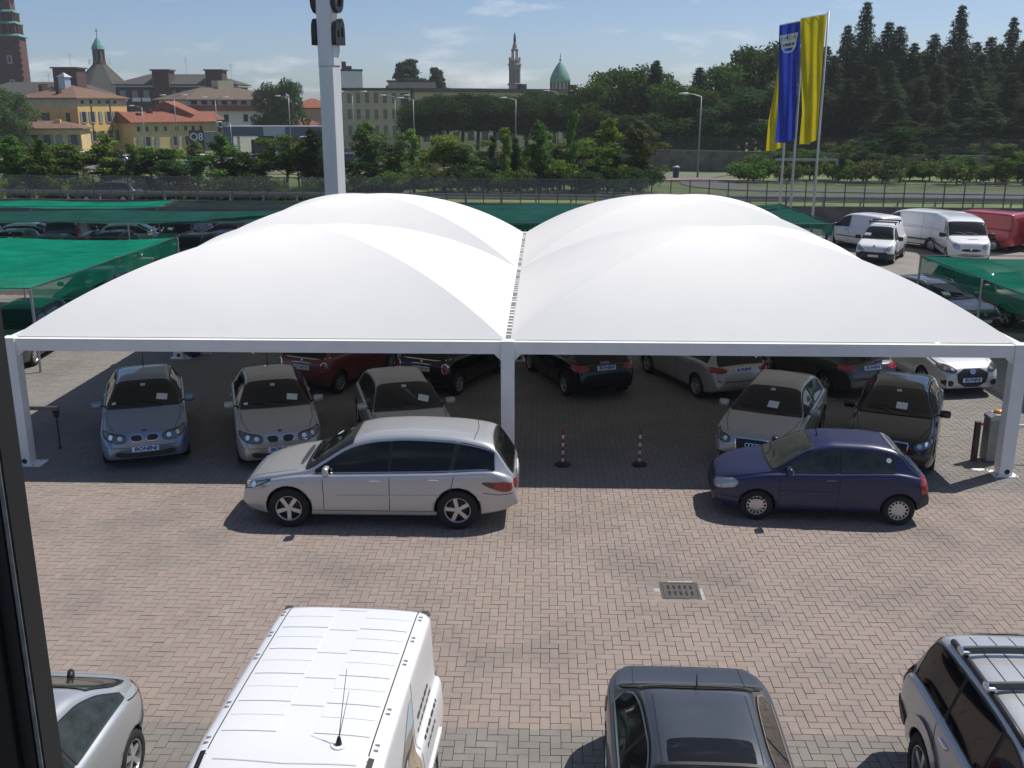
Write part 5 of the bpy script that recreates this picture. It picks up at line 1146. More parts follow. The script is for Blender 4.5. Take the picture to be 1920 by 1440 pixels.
# ================================================================== window frame of the building the view is taken from
wf = empty('window_frame', (-.5715, .983, 5.9)); tag(wf, 'black vertical window post with grey rubber seal, close in front', 'window frame')
FRB = mat('frame_black', (.006, .006, .007), .5); FRG = mat('frame_grey', (.022, .021, .020), .6)
MB().box(-.054, -.026, .0, .06, 0, 2.7).ob('post', FRB, wf, bevel=.002); MB().box(-.0262, -.0105, .012, .055, 0, 2.7).ob('glazing_bead', FRG, wf, bevel=.001); MB().box(-.0105, -.0065, .014, .05, 0, 2.7).ob('gasket_channel', FRB, wf)
MB().box(-.0065, -.0022, .010, .045, 0, 2.7).ob('rubber_seal', mat('seal_grey', (.20, .20, .19), .8, var=.4, vscale=160, stretch=(1, 1, .4)), wf); MB().box(-.0022, 0, .012, .05, 0, 2.7).ob('seal_lip', FRB, wf)
MB().box(-1.4, 1.9, .0, .06, -.07, -.001).ob('sill', FRB, wf); MB().box(-1.4, 1.9, .0, .06, 2.701, 2.77).ob('head', FRB, wf)
# ================================================================== town in the background
YELW = mat('ochre_plaster', (.64, .42, .15), .9, var=.12, vscale=.5); YEL2 = mat('pale_ochre_plaster', (.58, .45, .22), .9, var=.15, vscale=.5); CREAM = mat('cream_plaster', (.48, .43, .32), .9, var=.15, vscale=.5)
WHT = mat('white_plaster', (.74, .74, .72), .9, var=.06, vscale=.5); BRK = mat('dark_brick', (.075, .040, .034), .9, var=.3, vscale=1.5); TOWB = mat('tower_brick', (.10, .042, .042), .9, var=.25, vscale=.8); BEI = mat('beige_render', (.52, .42, .27), .9, var=.12, vscale=.5)
def tilem(name, c): return mat(name, c, .9, var=.55, vscale=3.0, bump=.6, bscale=5)
TERR = tilem('terracotta_tiles', (.215, .072, .040)); TERP = tilem('weathered_tiles', (.165, .095, .062)); BROWNT = tilem('brown_tiles', (.115, .085, .060)); SLATE = tilem('slate_tiles', (.060, .058, .053))
COPP = mat('copper_green', (.10, .27, .23), .7, var=.25, vscale=.6); PANE = mat('window_pane', (.03, .034, .04), .15); SHUT = mat('grey_shutter', (.21, .23, .235), .8, var=.2); SHUTG = mat('green_shutter', (.03, .08, .065), .8); FRAMEW = mat('window_surround', (.5, .48, .44), .8); STONE = mat('carved_stone', (.22, .19, .17), .9, var=.25, vscale=.8); BALC = mat('balcony_red', (.22, .075, .05), .85)
_wm = {}
def win_mesh(w, h):
    if (w, h) not in _wm: _wm[(w, h)] = (MB().box(-w/2, w/2, -.10, .02, -h/2, h/2).mesh('window'), MB().box(-w/2, w/2, -.05, .05, -h/2, h/2).mesh('shutter'), MB().box(-w/2-.12, w/2+.12, -.16, 0, -h/2-.14, -h/2-.02).mesh('sill'))
    return _wm[(w, h)]
class House:
    """a block whose front face (local y = 0) runs along local x; rot turns it about the corner at the origin"""
    def __init__(s, name, label, x, y, rot, w, d, z0, z1, m, cat='building', group=None):
        s.r = empty(name, (x, y, z0), R(rot)); tag(s.r, label, cat, group); s.w, s.d, s.h = w, d, z1-z0; s.wall = MB().box(0, w, 0, d, 0, s.h).ob('wall', m, s.r)
    def roof(s, m, rise, over=.6, hip=True, ridge=None):
        w, d, h = s.w, s.d, s.h; o = over; b = MB(); q = min(w, d)/2 if hip else 0
        if w >= d: r0, r1 = (q, d/2), (w-q, d/2)
        else: r0, r1 = (w/2, q), (w/2, d-q)
        if not hip: r0, r1 = ((-o, d/2), (w+o, d/2)) if w >= d else ((w/2, -o), (w/2, d+o))
        V = [(-o, -o, h), (w+o, -o, h), (w+o, d+o, h), (-o, d+o, h), (r0[0], r0[1], h+rise), (r1[0], r1[1], h+rise)]
        V += [(v[0], v[1], v[2]-.22) for v in V[:4]]
        F = [(0, 1, 5, 4), (1, 2, 5), (2, 3, 4, 5), (3, 0, 4)] if w >= d else [(0, 1, 4), (1, 2, 5, 4), (2, 3, 5), (3, 0, 4, 5)]
        F += [(6, 7, 1, 0), (7, 8, 2, 1), (8, 9, 3, 2), (9, 6, 0, 3), (9, 8, 7, 6)]
        V = [(v[0], v[1], v[2]+.03) for v in V]; b.add(V, F); s.rf = b.ob('roof', m, s.r); return s
    def flat(s, m, t=.3, over=.2): s.rf = MB().box(-over, s.w+over, -over, s.d+over, s.h+.003, s.h+t).ob('roof', m, s.r); return s
    def chimney(s, x, y, top, m=None, w=.8): MB().box(x-w/2, x+w/2, y-w/2, y+w/2, s.h-.2, s.h+top).ob('chimney', m or BRK, s.rf); return s
    def wins(s, face, us, zs, w=1.0, h=1.8, shutters=None, pane=None, open_=True, skip=()):
        for z in zs:
            for u in us:
                if (u, z) in skip: continue
                a, sh, sl = win_mesh(w, h); L = {'A': ((u, 0, z), 0), 'B': ((0, u, z), -math.pi/2), 'C': ((s.w, u, z), math.pi/2)}[face]
                o = ob('window', a, pane or PANE, s.r, loc=L[0], rot=(0, 0, L[1])); ob('sill', sl, FRAMEW, o)
                if shutters:
                    if open_ and random.random() < .7:
                        for sg in (-1, 1): ob('shutter', sh, shutters, o, loc=(sg*w*.74, -.06, 0), scale=(.46, 1, 1))
                    else: ob('shutter', sh, shutters, o, loc=(0, -.08, 0))
        return s
    def aerial(s, x, y, h0, h=3.2):
        b = MB().tube([(x, y, s.h+h0-.3), (x, y, s.h+h0+h)], .035, 5)
        for k, l in enumerate((1.3, .9, 1.1)): b.tube([(x-l/2, y, s.h+h0+h-.2-.35*k), (x+l/2, y, s.h+h0+h-.2-.35*k)], .022, 4)
        b.ob('aerial', GALV, s.rf); return s
    def band(s, z, h, m, name='cornice', over=.12): MB().box(-over, s.w+over, -over, s.d+over, z, z+h).ob(name, m, s.r); return s
# ochre palazzo
h = House('palazzo', 'tall ochre house with grey shutters and hipped tile roof', -90.2, 200, 72, 13.9, 14.8, -4.8, 8.2, YELW)
h.roof(TERP, 2.4).band(11.4, 1.57, CREAM, 'attic_band', .02).wins('A', [1.4, 3.7, 6.0, 8.3, 10.5], [12.2], .7, .6).wins('A', [1.4, 3.7, 6.0, 8.3, 10.5], [9.4, 5.7], .95, 2.0, SHUT).wins('B', [2.5, 8, 14], [9.2], .95, 2.0, SHUTG).wins('A', [2.2, 6.0, 9.6], [1.6], 1.4, 2.4)
h.aerial(3, 9, 1.6).chimney(4, 12, 2.6).chimney(2, 6, 1.8).chimney(7, 14, 2.8); MB().box(5, 6.6, 7, 8.6, h.h+1.2, h.h+4.0).ob('roof_lantern', mat('pale_blue_metal', (.42, .48, .58), .4, .3), h.rf); MB().lathe([(1.5, 0), (0, .9)], 4, 'z', Matrix.Translation((5.8, 7.8, h.h+4.02)) @ Matrix.Rotation(.785, 4, 'Z')).ob('lantern_roof', GALV, h.rf)
MB().box(3.6, 3.75, -.14, -.02, 0, 12.8).ob('downpipe', BRK, h.r); MB().box(8.9, 9.05, -.14, -.02, 0, 12.8).ob('downpipe', BRK, h.r)
h = House('low_house', 'low pale ochre house with tile roof in front of the ochre palazzo', -99.6, 189, 12, 13.5, 8, -4.6, 2.7, YEL2); h.roof(TERP, 1.3).wins('A', [5.4, 7.5, 9.6, 12.2], [5.2], 1.1, 1.9, SHUT).wins('A', [5.5, 9.5], [1.5], 2.2, 2.8).chimney(4, 4, 1.5).chimney(9, 3, 1.6, YELW, 1.0)
h = House('row_house', 'low yellow row house with red tile roof between palazzo and petrol station', -82.2, 206, 48, 20.5, 9, -4.7, 3.5, YEL2); h.roof(TERR, 2.0, .5, False).wins('A', [1.2, 3, 5, 7, 9.5, 11.5, 13.2, 15], [6.9], .6, .9).wins('A', [1.2, 3, 5, 9.0, 11.6, 14.5], [4.4], .9, 1.8, SHUT).wins('A', [2.5, 7, 12], [1.4], 1.3, 2.3).chimney(6, 4, 2.6).chimney(3, 3, 1.8).chimney(11, 4, 2.5)
h = House('gabled_house', 'house with bright red gable roof behind the yellow row house', -84.5, 216, 8, 10.5, 12, -4.7, 5.0, YEL2); h.roof(TERR, 2.6, .4, False)
h = House('white_house', 'white house with red-brown balcony band and wide brown roof', -79.6, 232, 46, 24.0, 14, -4.8, 8.0, WHT); h.roof(BROWNT, 2.7, 1.3).band(10.3, 1.2, BALC, 'balcony', .9).wins('A', [4.6, 9.2, 14.2, 19.6], [8.7], 1.1, 1.6, None).wins('A', [1.5, 4, 6.5, 9, 11.5, 14, 16.5, 19, 22], [12.2], 1.4, .9).wins('A', [5, 10, 15, 20], [6.0], 1.2, 1.0)
MB().box(11, 15, 6, 9, h.h+1.0, h.h+4.3).ob('stair_head', CREAM, h.rf); MB().box(19.2, 24.6, -1.4, 3.0, 6.4, 7.6).ob('balcony', CREAM, h.r)
# dark brick flats with stair towers
h = House('brick_flats', 'dark brick flats with two square stair towers and white railings', -113.3, 275, 3, 31.5, 14, -5, 12, BRK); h.roof(SLATE, 2.7, .9).aerial(17, 7, 2.6, 4.5).aerial(29, 7, 1.5, 4).band(16.3, .35, GALV, 'eaves', .95).wins('A', [1.8, 5, 8, 15, 18, 20.5, 23.5, 29], [14.5], 1.5, 1.9, None, mat('curtained_pane', (.20, .21, .23), .3)).wins('A', [2, 5.5, 8.5, 15.2, 18.2, 21], [10.6], 1.4, 1.8)
for u in (10.3, 24.2): MB().box(u, u+4.3, -1.4, 4, 4, 20.4).ob('stair_tower', BRK, h.r); MB().box(u-.4, u+4.7, -1.8, 4.4, 20.41, 20.75).ob('tower_roof', SLATE, h.r); MB().box(u-.05, u-.02, -1.3, 3.9, 16, 20.3).ob('tower_side', WHT, h.r)
for u in (1, 4.4, 7, 14.6, 17.3, 20, 23): MB().box(u, u+2.2, -.9, -.8, 12.6, 13.6).ob('balcony_rail', WHT, h.r)
h = House('brick_flats', 'long dark brick block with slate roof below the bell tower', -152, 275, 3, 33, 14, -5, 9.4, BRK, group=None); h.roof(SLATE, 3.3, .9).aerial(26, 2, 7.0, 3.5).band(13.6, .35, GALV, 'eaves', .95); MB().box(22.5, 28.6, -1.5, 5, 4, 21.0).ob('stair_tower', BRK, h.r); MB().box(22.0, 29.1, -2, 5.5, 21.01, 21.35).ob('tower_roof', SLATE, h.r); MB().box(22.44, 22.47, -1.4, 4.9, 15, 20.9).ob('tower_side', WHT, h.r); h.wins('A', [2, 6, 10, 14, 18, 31], [11.4], 1.4, 1.8)
h = House('concrete_block', 'grey flat-roofed concrete block in front of the brick flats', -140, 262, 3, 26, 8, -5, 9.0, mat('grey_concrete_render', (.20, .19, .175), .9, var=.2)); h.flat(SLATE)
# octagonal church roof with lantern
c = empty('church_roof', (-129.6, 305, -5)); tag(c, 'octagonal slate church roof with a brick lantern and green cap', 'church')
MB().lathe([(12.6, 0), (12.6, 11.8)], 8).ob('drum', BRK, c); MB().lathe([(13.6, 11.9), (2.1, 23.0)], 8).ob('roof', SLATE, c); MB().lathe([(2.0, 22.9), (2.0, 23.6), (1.55, 23.7), (1.55, 27.2)], 8).ob('lantern', TOWB, c)
for k in range(8): t = k*math.pi/4; MB().tube([(1.6*math.cos(t), 1.6*math.sin(t), 23.7), (1.6*math.cos(t), 1.6*math.sin(t), 27.1)], .22, 6).ob('column', STONE, c)
MB().lathe([(2.0, 27.25), (1.5, 28.4), (.35, 30.3), (.12, 30.6), (.10, 31.5)], 10).ob('cap', COPP, c); MB().box(-.06, .06, -.06, .06, 31.5, 33).box(-.4, .4, -.06, .06, 32.2, 32.4).ob('cross', BLACK, c)
b = MB(); [b.tube([(2.9*math.cos(k*math.pi/6), 2.9*math.sin(k*math.pi/6), 23), (2.9*math.cos(k*math.pi/6), 2.9*math.sin(k*math.pi/6), 24.5)], .05, 4) for k in range(12)]; b.ob('railing', GALV, c)
# brick bell tower
t = empty('bell_tower', (-153.6, 300, -5), R(12)); tag(t, 'dark red brick bell tower with green copper cornices at the frame edge', 'tower')
MB().box(-4.1, 4.1, -4.1, 4.1, 0, 30.3).ob('shaft', TOWB, t)
for z, wd in ((30.3, 4.7), (33.7, 4.1), (36.8, 3.6)): MB().lathe([(wd*1.414, z), (wd*1.414, z+.25), (wd*1.25, z+.75)], 4, 'z', Matrix.Rotation(math.pi/4, 4, 'Z')).ob('copper_cornice', COPP, t)
for z0, z1, wd in ((31.05, 33.69, 3.7), (34.45, 36.79, 3.2)):
    MB().box(-wd*.55, wd*.55, -wd*.55, wd*.55, z0, z1).ob('bell_core', BRK, t)
    for k in range(5):
        for sg in (-1, 1):
            MB().box(-wd+k*wd*.46, -wd+k*wd*.46+.6, sg*wd-.3, sg*wd+.3, z0, z1).ob('pier', TOWB, t)
            if 0 < k < 4: MB().box(sg*wd-.3, sg*wd+.3, -wd+k*wd*.46, -wd+k*wd*.46+.6, z0, z1).ob('pier', TOWB, t)
MB().box(-2.6, 2.6, -2.6, 2.6, 37.56, 41).ob('upper_stage', TOWB, t); MB().lathe([(4.0, 41.01), (4.0, 41.4), (2.4, 43.5), (2.2, 46)], 8).ob('top_stage', STONE, t)
for z in (27.6, 27.6): pass
for u in (-1.9, 1.9): MB().box(u-.9, u+.9, -4.13, -4.0, 27.2, 28.2).ob('louvre', BLACK, t)
for z in (16.5, 23.0): o = MB().box(.6, 1.9, -4.2, -4.0, z, z+2.2).ob('window_surround', FRAMEW, t); MB().box(.9, 1.6, -4.24, -4.19, z+.3, z+1.9).ob('pane', PANE, o)
for k in range(18):
    for u in (-4.12, 4.12): MB().box(u-.45, u+.45, -4.25, -3.6, 1+k*1.62, 1+k*1.62+.75).ob('quoin', STONE if u < 0 else TOWB, t)
# petrol station
q = empty('petrol_station', (-59, 190, -4)); tag(q, 'petrol station canopy with dark blue and pale fascia', 'building'); NB = mat('fascia_blue', (.05, .085, .15), .5)
MB().box(0, 19, 0, 9, 5.4, 7.0).ob('canopy', NB, q); MB().box(7.4, 11.4, -.06, -.004, 5.42, 7.02).ob('pale_fascia', mat('fascia_pale', (.35, .42, .50), .4), q); MB().box(-.05, 19.05, -.05, 9.05, 7.03, 7.12).ob('trim', GALV, q)
for x in (2, 9, 17): MB().box(x-.2, x+.2, 2, 2.4, 0, 5.4).ob('column', WHT, q)
MB().box(3, 15, 7, 9, 0, 4.5).ob('kiosk', PANE, q); MB().box(-5.5, -.4, 5, 7, 2.5, 6.0).ob('side_screen', mat('grey_blue_panel', (.24, .28, .30), .6), q)
def q8(x, y, z0, z1, w, lab):
    r = empty('fuel_sign', (x, y, z0)); tag(r, lab, 'sign', 'petrol station signs'); H = z1-z0
    MB().box(-w/2, w/2, -.15, .15, 0, H).ob('board', mat('sign_navy', (.012, .016, .035), .4), r); tm = text_mesh('Q8', w*.72, .01, 0, .01).copy(); tm.transform(Matrix.Translation((0, -.17, H-w*.45)) @ Matrix.Rotation(math.pi/2, 4, 'X')); ob('lettering', tm, PLATE, r)
    MB().lathe([(w*.34, 0), (w*.36, w*.25), (w*.22, w*.75), (w*.05, w*.85)], 10, 'z', Matrix.Translation((.1*w, -.16, H-w*1.65)) @ Matrix.Diagonal((1, .12, 1, 1))).ob('sail_mark', mat('sign_orange', (.55, .22, .03), .5), r)
    for k in range(3): MB().box(-w*.42, w*.42, -.19, -.155, H*.10+k*H*.11, H*.10+k*H*.11+H*.08).ob('price_row', mat('price_grey', (.12, .13, .16), .5), r)
q8(-62.35, 185, -4.2, 2.55, 2.6, 'tall navy fuel price sign with orange sail before the yellow row house'); q8(-61.0, 196, -4.2, 4.2, 2.0, 'smaller navy fuel sign in front of the white house')
# long beige building with a receding wing
h = House('beige_block', 'long beige building with vertical window strips behind the sign pylon', -42.5, 212, 8, 15.2, 16, -5, 9.7, BEI); h.flat(SLATE, .5, .3).wins('A', [1.0, 2.8, 4.6, 6.4, 8.2, 10.0, 11.8], [13.2, 10.0, 6.8, 3.4], .8, 2.0, None, mat('blind_pane', (.16, .15, .14), .5))
h.wins('A', [14.0], [13.0, 9.4, 5.8, 2.6], 1.7, 2.3); 
for u in (13.0, 15.0): MB().box(u-.18, u+.18, -.25, -.01, 0, 14.6).ob('pilaster', CREAM, h.r)
h = House('beige_wing', 'receding beige wing with grey roof behind the stone pines', -26.5, 214, 36, 64, 14, -5, 9.4, BEI); h.flat(SLATE, .8, .5).wins('A', list(np.arange(2.5, 62, 3.6)), [12.5, 9.0, 5.4], 1.5, 1.9); h.chimney(30, 5, 1.9, SLATE, 1.5).chimney(44, 5, 1.9, SLATE, 1.5)
h = House('roof_block', 'square beige stair block rising above the long beige building', -34.5, 231, 6, 10.4, 8, -5, 11.7, CREAM); h.flat(SLATE, .35, .3)
h = House('white_tower_block', 'plain white tower block with chimneys above the beige building', -51.5, 265, 30, 5.8, 9, -5, 15.0, WHT); h.flat(SLATE, .5, .1).aerial(1.2, 4, .5, 3.0).chimney(2, 3, 2.4, BRK, .9).chimney(4, 5, 1.4, BRK, 1.2)
for k, (x, y, w) in enumerate(((-55.2, 232, 9), (-54.5, 222, 8))):
    h = House('tiled_house', ('small house with terracotta roof by the sign pylon, farther of two', 'small house with terracotta roof by the sign pylon, nearer of two')[k], x, y, 25, w, 8, -5, (6.2, 2.2)[k], CREAM); h.roof(TERR, 2.0, .4).wins('A', [2, 5], [4], 1, 1.5)
# stone steeple with figure on top
s = empty('steeple', (-10.98, 380, -5)); tag(s, 'slender carved stone steeple with a figure on top', 'steeple')
MB().lathe([(2.3, 0), (2.1, 18.6)], 8).ob('shaft', STONE, s); MB().lathe([(2.5, 18.3), (2.6, 18.9), (2.2, 19.1)], 12).ob('lower_cornice', STONE, s); MB().lathe([(1.0, 19), (1.0, 25)], 8).ob('core', STONE, s)
for k in range(8): a = k*math.pi/4+.2; MB().tube([(1.75*math.cos(a), 1.75*math.sin(a), 19), (1.75*math.cos(a), 1.75*math.sin(a), 23.8)], .36, 6).ob('column', STONE, s)
MB().lathe([(2.15, 23.8), (2.2, 25.2), (2.7, 25.5), (2.1, 25.8), (2.1, 27.0), (1.5, 27.1)], 12).ob('upper_cornice', STONE, s)
for k in range(8): a = k*math.pi/4+.2; MB().lathe([(.22, 27), (.22, 27.6), (0, 28.3)], 6, 'z', Matrix.Translation((1.95*math.cos(a), 1.95*math.sin(a), 0))).ob('pinnacle', STONE, s)
for k in range(6): a = k*math.pi/3; MB().tube([(1.0*math.cos(a), 1.0*math.sin(a), 27.1), (.95*math.cos(a), .95*math.sin(a), 30.2)], .22, 6).ob('column', STONE, s)
MB().lathe([(1.3, 30.2), (1.35, 30.7), (.95, 30.9), (.7, 32.2), (.4, 33)], 10).ob('cap', STONE, s); MB().lathe([(.45, 33), (.5, 33.8), (.38, 34.9), (.42, 35.3), (.16, 35.6), (.24, 35.95), (.12, 36.3), (0, 36.35)], 10).ob('figure', mat('dark_bronze', (.03, .035, .035), .5, .5), s, True)
d = empty('green_dome', (5.34, 380, -5)); tag(d, 'pointed green copper dome on a striped drum above the trees', 'dome')
MB().lathe([(3.3, 0), (3.3, 19.6)], 16).ob('drum', mat('drum_stone', (.38, .33, .27), .9), d)
for k in range(14): a = 2*math.pi*k/14; MB().tube([(3.35*math.cos(a), 3.35*math.sin(a), 14), (3.35*math.cos(a), 3.35*math.sin(a), 19.5)], .3, 5).ob('column', BRK, d)
MB().lathe([(3.7, 19.5), (3.7, 20.4), (3.15, 22.0), (2.1, 24.0), (1.05, 25.6), (.25, 26.5)], 20).ob('cap', COPP, d, True); MB().lathe([(.1, 26.3), (.1, 26.7), (.42, 26.9), (.42, 27.2), (.1, 27.5), (.1, 27.9), (.25, 28.1), (.1, 28.4), (.06, 29.4)], 10).ob('finial', BLACK, d)
# stone wall with wire fence along the wood
sw = empty('stone_wall', (0, 0, 0)); tag(sw, 'long rough stone wall with wire netting in front of the conifers', 'wall')
SWM = mat('rough_stone', (.17, .15, .125), .95, var=.45, vscale=1.1, bump=1.0, bscale=3); pts = [(-30, 138), (8, 119), (14, 118), (30, 111), (48, 104), (80, 94)]
for (x0, y0), (x1, y1) in zip(pts[:-1], pts[1:]):
    d_ = Vector((x1-x0, y1-y0, 0)); a = math.atan2(d_.y, d_.x); M = Matrix.Translation((x0, y0, 0)) @ Matrix.Rotation(a, 4, 'Z'); zt = 2.15 if x0 > 0 else 1.6
    MB().box(0, d_.length-.01, -.25, .25, -2.5, zt, M).ob('wall_run', SWM, sw); V = [M @ Vector(p) for p in ((0, 0, zt), (d_.length, 0, zt), (d_.length, 0, zt+1.6), (0, 0, zt+1.6))]; ob('netting', mesh_np('netting', V, [(0, 1, 2, 3)]), seethrough('wire_netting', (.10, .11, .10), .22, translucent=.1) if 'wire_netting' not in MATS else MATS['wire_netting'], sw)
    for k in range(int(d_.length/3)): MB().bar(M @ Vector((k*3, 0, zt-.1)), M @ Vector((k*3, 0, zt+1.65)), .06).ob('post', FPOST, sw)
# street lamps
LAMP = mat('lamp_head', (.66, .67, .68), .35); POLE = mat('lamp_pole', (.27, .28, .29), .5, .5)
def lamp(x, y, top, dbl, lab, reach=1.6, a=0.0):
    z = tz(x, y); r = empty('street_lamp', (x, y, z), a); tag(r, lab, 'street lamp', 'street lamps along the roads'); H = top-z
    MB().tube([(0, 0, 0), (0, 0, H*.5), (0, 0, H-.25)], [.10, .075, .055], 8).ob('pole', POLE, r, True)
    for sg in ((1, -1) if dbl else (-1,)):
        MB().tube([(0, 0, H-.28), (sg*reach*.45, 0, H-.06), (sg*reach*.8, 0, H)], .045, 6).ob('arm', POLE, r); MB().lathe([(0, -.5), (.10, -.45), (.20, 0), (.17, .42), (0, .5)], 8, 'z', Matrix.Translation((sg*(reach*.8+.4), 0, H+.02)) @ Matrix.Rotation(math.pi/2, 4, 'Y') @ Matrix.Diagonal((.45, 1, 1, 1))).ob('lamp_head', LAMP, r, True)
for x, y, top, dbl, lab in ((1.88, 150, 8.9, True, 'double-armed street lamp in front of the green dome'), (-27.6, 150, 8.8, True, 'double-armed street lamp right beside the sign pylon'), (-21.5, 150, 8.3, True, 'double-armed street lamp in front of the beige building corner'), (-3.9, 140, 7.9, False, 'single-armed street lamp below the stone steeple'), (14.9, 101, 8.1, False, 'single-armed street lamp standing alone before the stone wall'), (-17.6, 140, 7.9, False, 'single-armed street lamp at the edge of the stone pines'), (-57.0, 160, 8.4, True, 'double-armed street lamp before the dark brick flats'), (-52.2, 165, 8.1, True, 'double-armed street lamp before the white house'), (-40.5, 165, 8.3, False, 'single-armed street lamp before the white house corner'), (-33.5, 165, 8.0, False, 'single-armed street lamp by the round tree'), (-66, 170, 6.8, False, 'single-armed street lamp before the ochre palazzo'), (-45.5, 150, 4.6, False, 'low street lamp with curved arm by the fuel sign'), (-28.2, 128, 3.2, False, 'low street lamp beside the sign pylon')): lamp(x, y, top, dbl, lab)
# far parked and passing cars
FARG = 'cars on the roads beyond the fence'
for k, (key, x, y, a, pm, lab) in enumerate((('bmw', -66.6, 147, 185, VWHT, 'white hatchback in front of the ochre palazzo'), ('family', -57.6, 113.5, 175, VWHT, 'white car among the small trees left of the ochre palazzo'), ('estate', -30.7, 71.8, 178, GREY, 'dark grey car on the road just behind the mesh fence'), ('golf', -37.2, 114, 20, VWHT, 'white hatchback between the shrubs below the fuel sign'), ('family', -43.2, 128, 160, VWHT, 'white car parked under the fuel price sign'), ('audi', -39.5, 134, 175, VWHT, 'white hatchback by the petrol station'), ('estate', -35.0, 130, 10, DBLU, 'dark blue car parked by the petrol station'), ('family', -31.5, 118, 12, GREY, 'grey car parked behind shrubs left of the pylon'), ('kangoo', -23.7, 125, 100, DBLU, 'dark high-roofed car right beside the pylon'), ('bmw', -19.4, 128, 160, PLAINS, 'silver hatchback behind the yellow-green sapling'), ('audi5', -15.1, 124, -155, PLAINS, 'silver five-door on the road below the stone pines'), ('family', 6.0, 105, -20, PLAINS, 'silver car behind the tall saplings near the stone wall'), ('golf', -52, 126, 150, PLAINS, 'silver car below the yellow row house'))):
    proto(key).place('parked_car', lab, 'car', x, y, a, pm, 'cap', FARG, z=tz(x, y)+.055)
lb = empty('litter_bin', (12.6, 99.5, tz(12.6, 99.5))); tag(lb, 'dark litter bin beside the single street lamp', 'bin'); MB().lathe([(.28, .1), (.32, 1.0)], 12).ob('barrel', DGREY, lb); MB().lathe([(.36, 1.0), (.36, 1.1), (.1, 1.2)], 12).ob('lid', GALV, lb); MB().box(-.05, .05, -.05, .05, 0, .12).ob('foot', BLACK, lb)
hr = empty('height_bar', (25.3, 90.5, tz(25, 90))); tag(hr, 'grey height barrier bar on a post in front of the bushes', 'barrier'); MB().box(-5.3, .1, -.08, .08, 1.9, 2.1).ob('bar', GALV, hr); MB().box(-.12, .12, -.12, .12, 0, 2.0).ob('post', GALV, hr)
# ================================================================== vegetation
def leafm(name, col, hue=.02, var=.35, trans=.38):
    m = bpy.data.materials.new(name); m.use_nodes = True; n = m.node_tree; L = n.links; n.nodes.clear(); N = lambda t: n.nodes.new('ShaderNode'+t)
    o = N('OutputMaterial'); df = N('BsdfDiffuse'); tl = N('BsdfTranslucent'); mx = N('MixShader'); mx.inputs['Fac'].default_value = trans
    oi = N('ObjectInfo'); at = N('Attribute'); at.attribute_name = 'rnd'; hs = N('HueSaturation'); hs.inputs['Color'].default_value = (*col, 1)
    mr = N('MapRange'); mr.inputs['To Min'].default_value = 1-var; mr.inputs['To Max'].default_value = 1+var; L.new(at.outputs['Fac'], mr.inputs['Value'])
    mo = N('MapRange'); mo.inputs['To Min'].default_value = .8; mo.inputs['To Max'].default_value = 1.2; L.new(oi.outputs['Random'], mo.inputs['Value']); mu = N('Math'); mu.operation = 'MULTIPLY'; L.new(mr.outputs[0], mu.inputs[0]); L.new(mo.outputs[0], mu.inputs[1]); L.new(mu.outputs[0], hs.inputs['Value'])
    mh = N('MapRange'); mh.inputs['To Min'].default_value = .5-hue; mh.inputs['To Max'].default_value = .5+hue; L.new(oi.outputs['Random'], mh.inputs['Value']); L.new(mh.outputs[0], hs.inputs['Hue'])
    L.new(hs.outputs['Color'], df.inputs['Color']); L.new(hs.outputs['Color'], tl.inputs['Color']); L.new(df.outputs[0], mx.inputs[1]); L.new(tl.outputs[0], mx.inputs[2]); L.new(mx.outputs[0], o.inputs['Surface']); MATS[name] = m; return m
LF = leafm('leaf_green', (.105, .185, .045)); LB = leafm('leaf_bright', (.175, .265, .050)); LD = leafm('leaf_dark', (.052, .095, .034)); LP = leafm('pine_needles', (.045, .078, .028)); LC = leafm('conifer_needles', (.062, .098, .050)); LBR = leafm('leaf_broad', (.070, .122, .032)); LO = leafm('leaf_olive', (.125, .165, .062)); LR = leafm('leaf_reddish', (.085, .062, .040))
BARK = mat('bark', (.075, .058, .045), .95, var=.3, vscale=5)
def leaves(C, Nrm, size, jitter=.6, asp=.6):
    """leaf-sized quads at centres C, roughly facing Nrm"""
    n = len(C); s = size*(.6+.8*NR.random(n)); nn = Nrm+NR.normal(0, jitter, (n, 3)); nn /= np.linalg.norm(nn, axis=1)[:, None]+1e-9
    a = np.cross(nn, NR.normal(0, 1, (n, 3))); a /= np.linalg.norm(a, axis=1)[:, None]+1e-9; b = np.cross(nn, a)*asp
    a = a*s[:, None]; b = b*s[:, None]; q = np.stack([C-a, C-b*.9+nn*s[:, None]*.1, C+a, C+b*.9+nn*s[:, None]*.1], 1).reshape(-1, 3)
    me = quads_np('crown', q, n); at = me.attributes.new('rnd', 'FLOAT', 'POINT'); return me, at
def crown(C, Nrm, size, shade=None, **k):
    me, at = leaves(C, Nrm, size, **k); n = len(C); v = NR.random(n); at.data.foreach_set('value', np.repeat(v, 4).astype(np.float32)[:len(at.data)]); return me
def blob_pts(blobs, n, inner=.55):
    vol = np.array([b[3]*b[4]*b[5] for b in blobs])**(2/3); k = NR.choice(len(blobs), n, p=vol/vol.sum()); B = np.array(blobs)[k]; d = NR.normal(0, 1, (n, 3)); d /= np.linalg.norm(d, axis=1)[:, None]
    r = inner+(1-inner)*NR.random(n)**.5; r *= 1+.12*NR.normal(0, 1, n); return B[:, :3]+d*B[:, 3:]*r[:, None], d
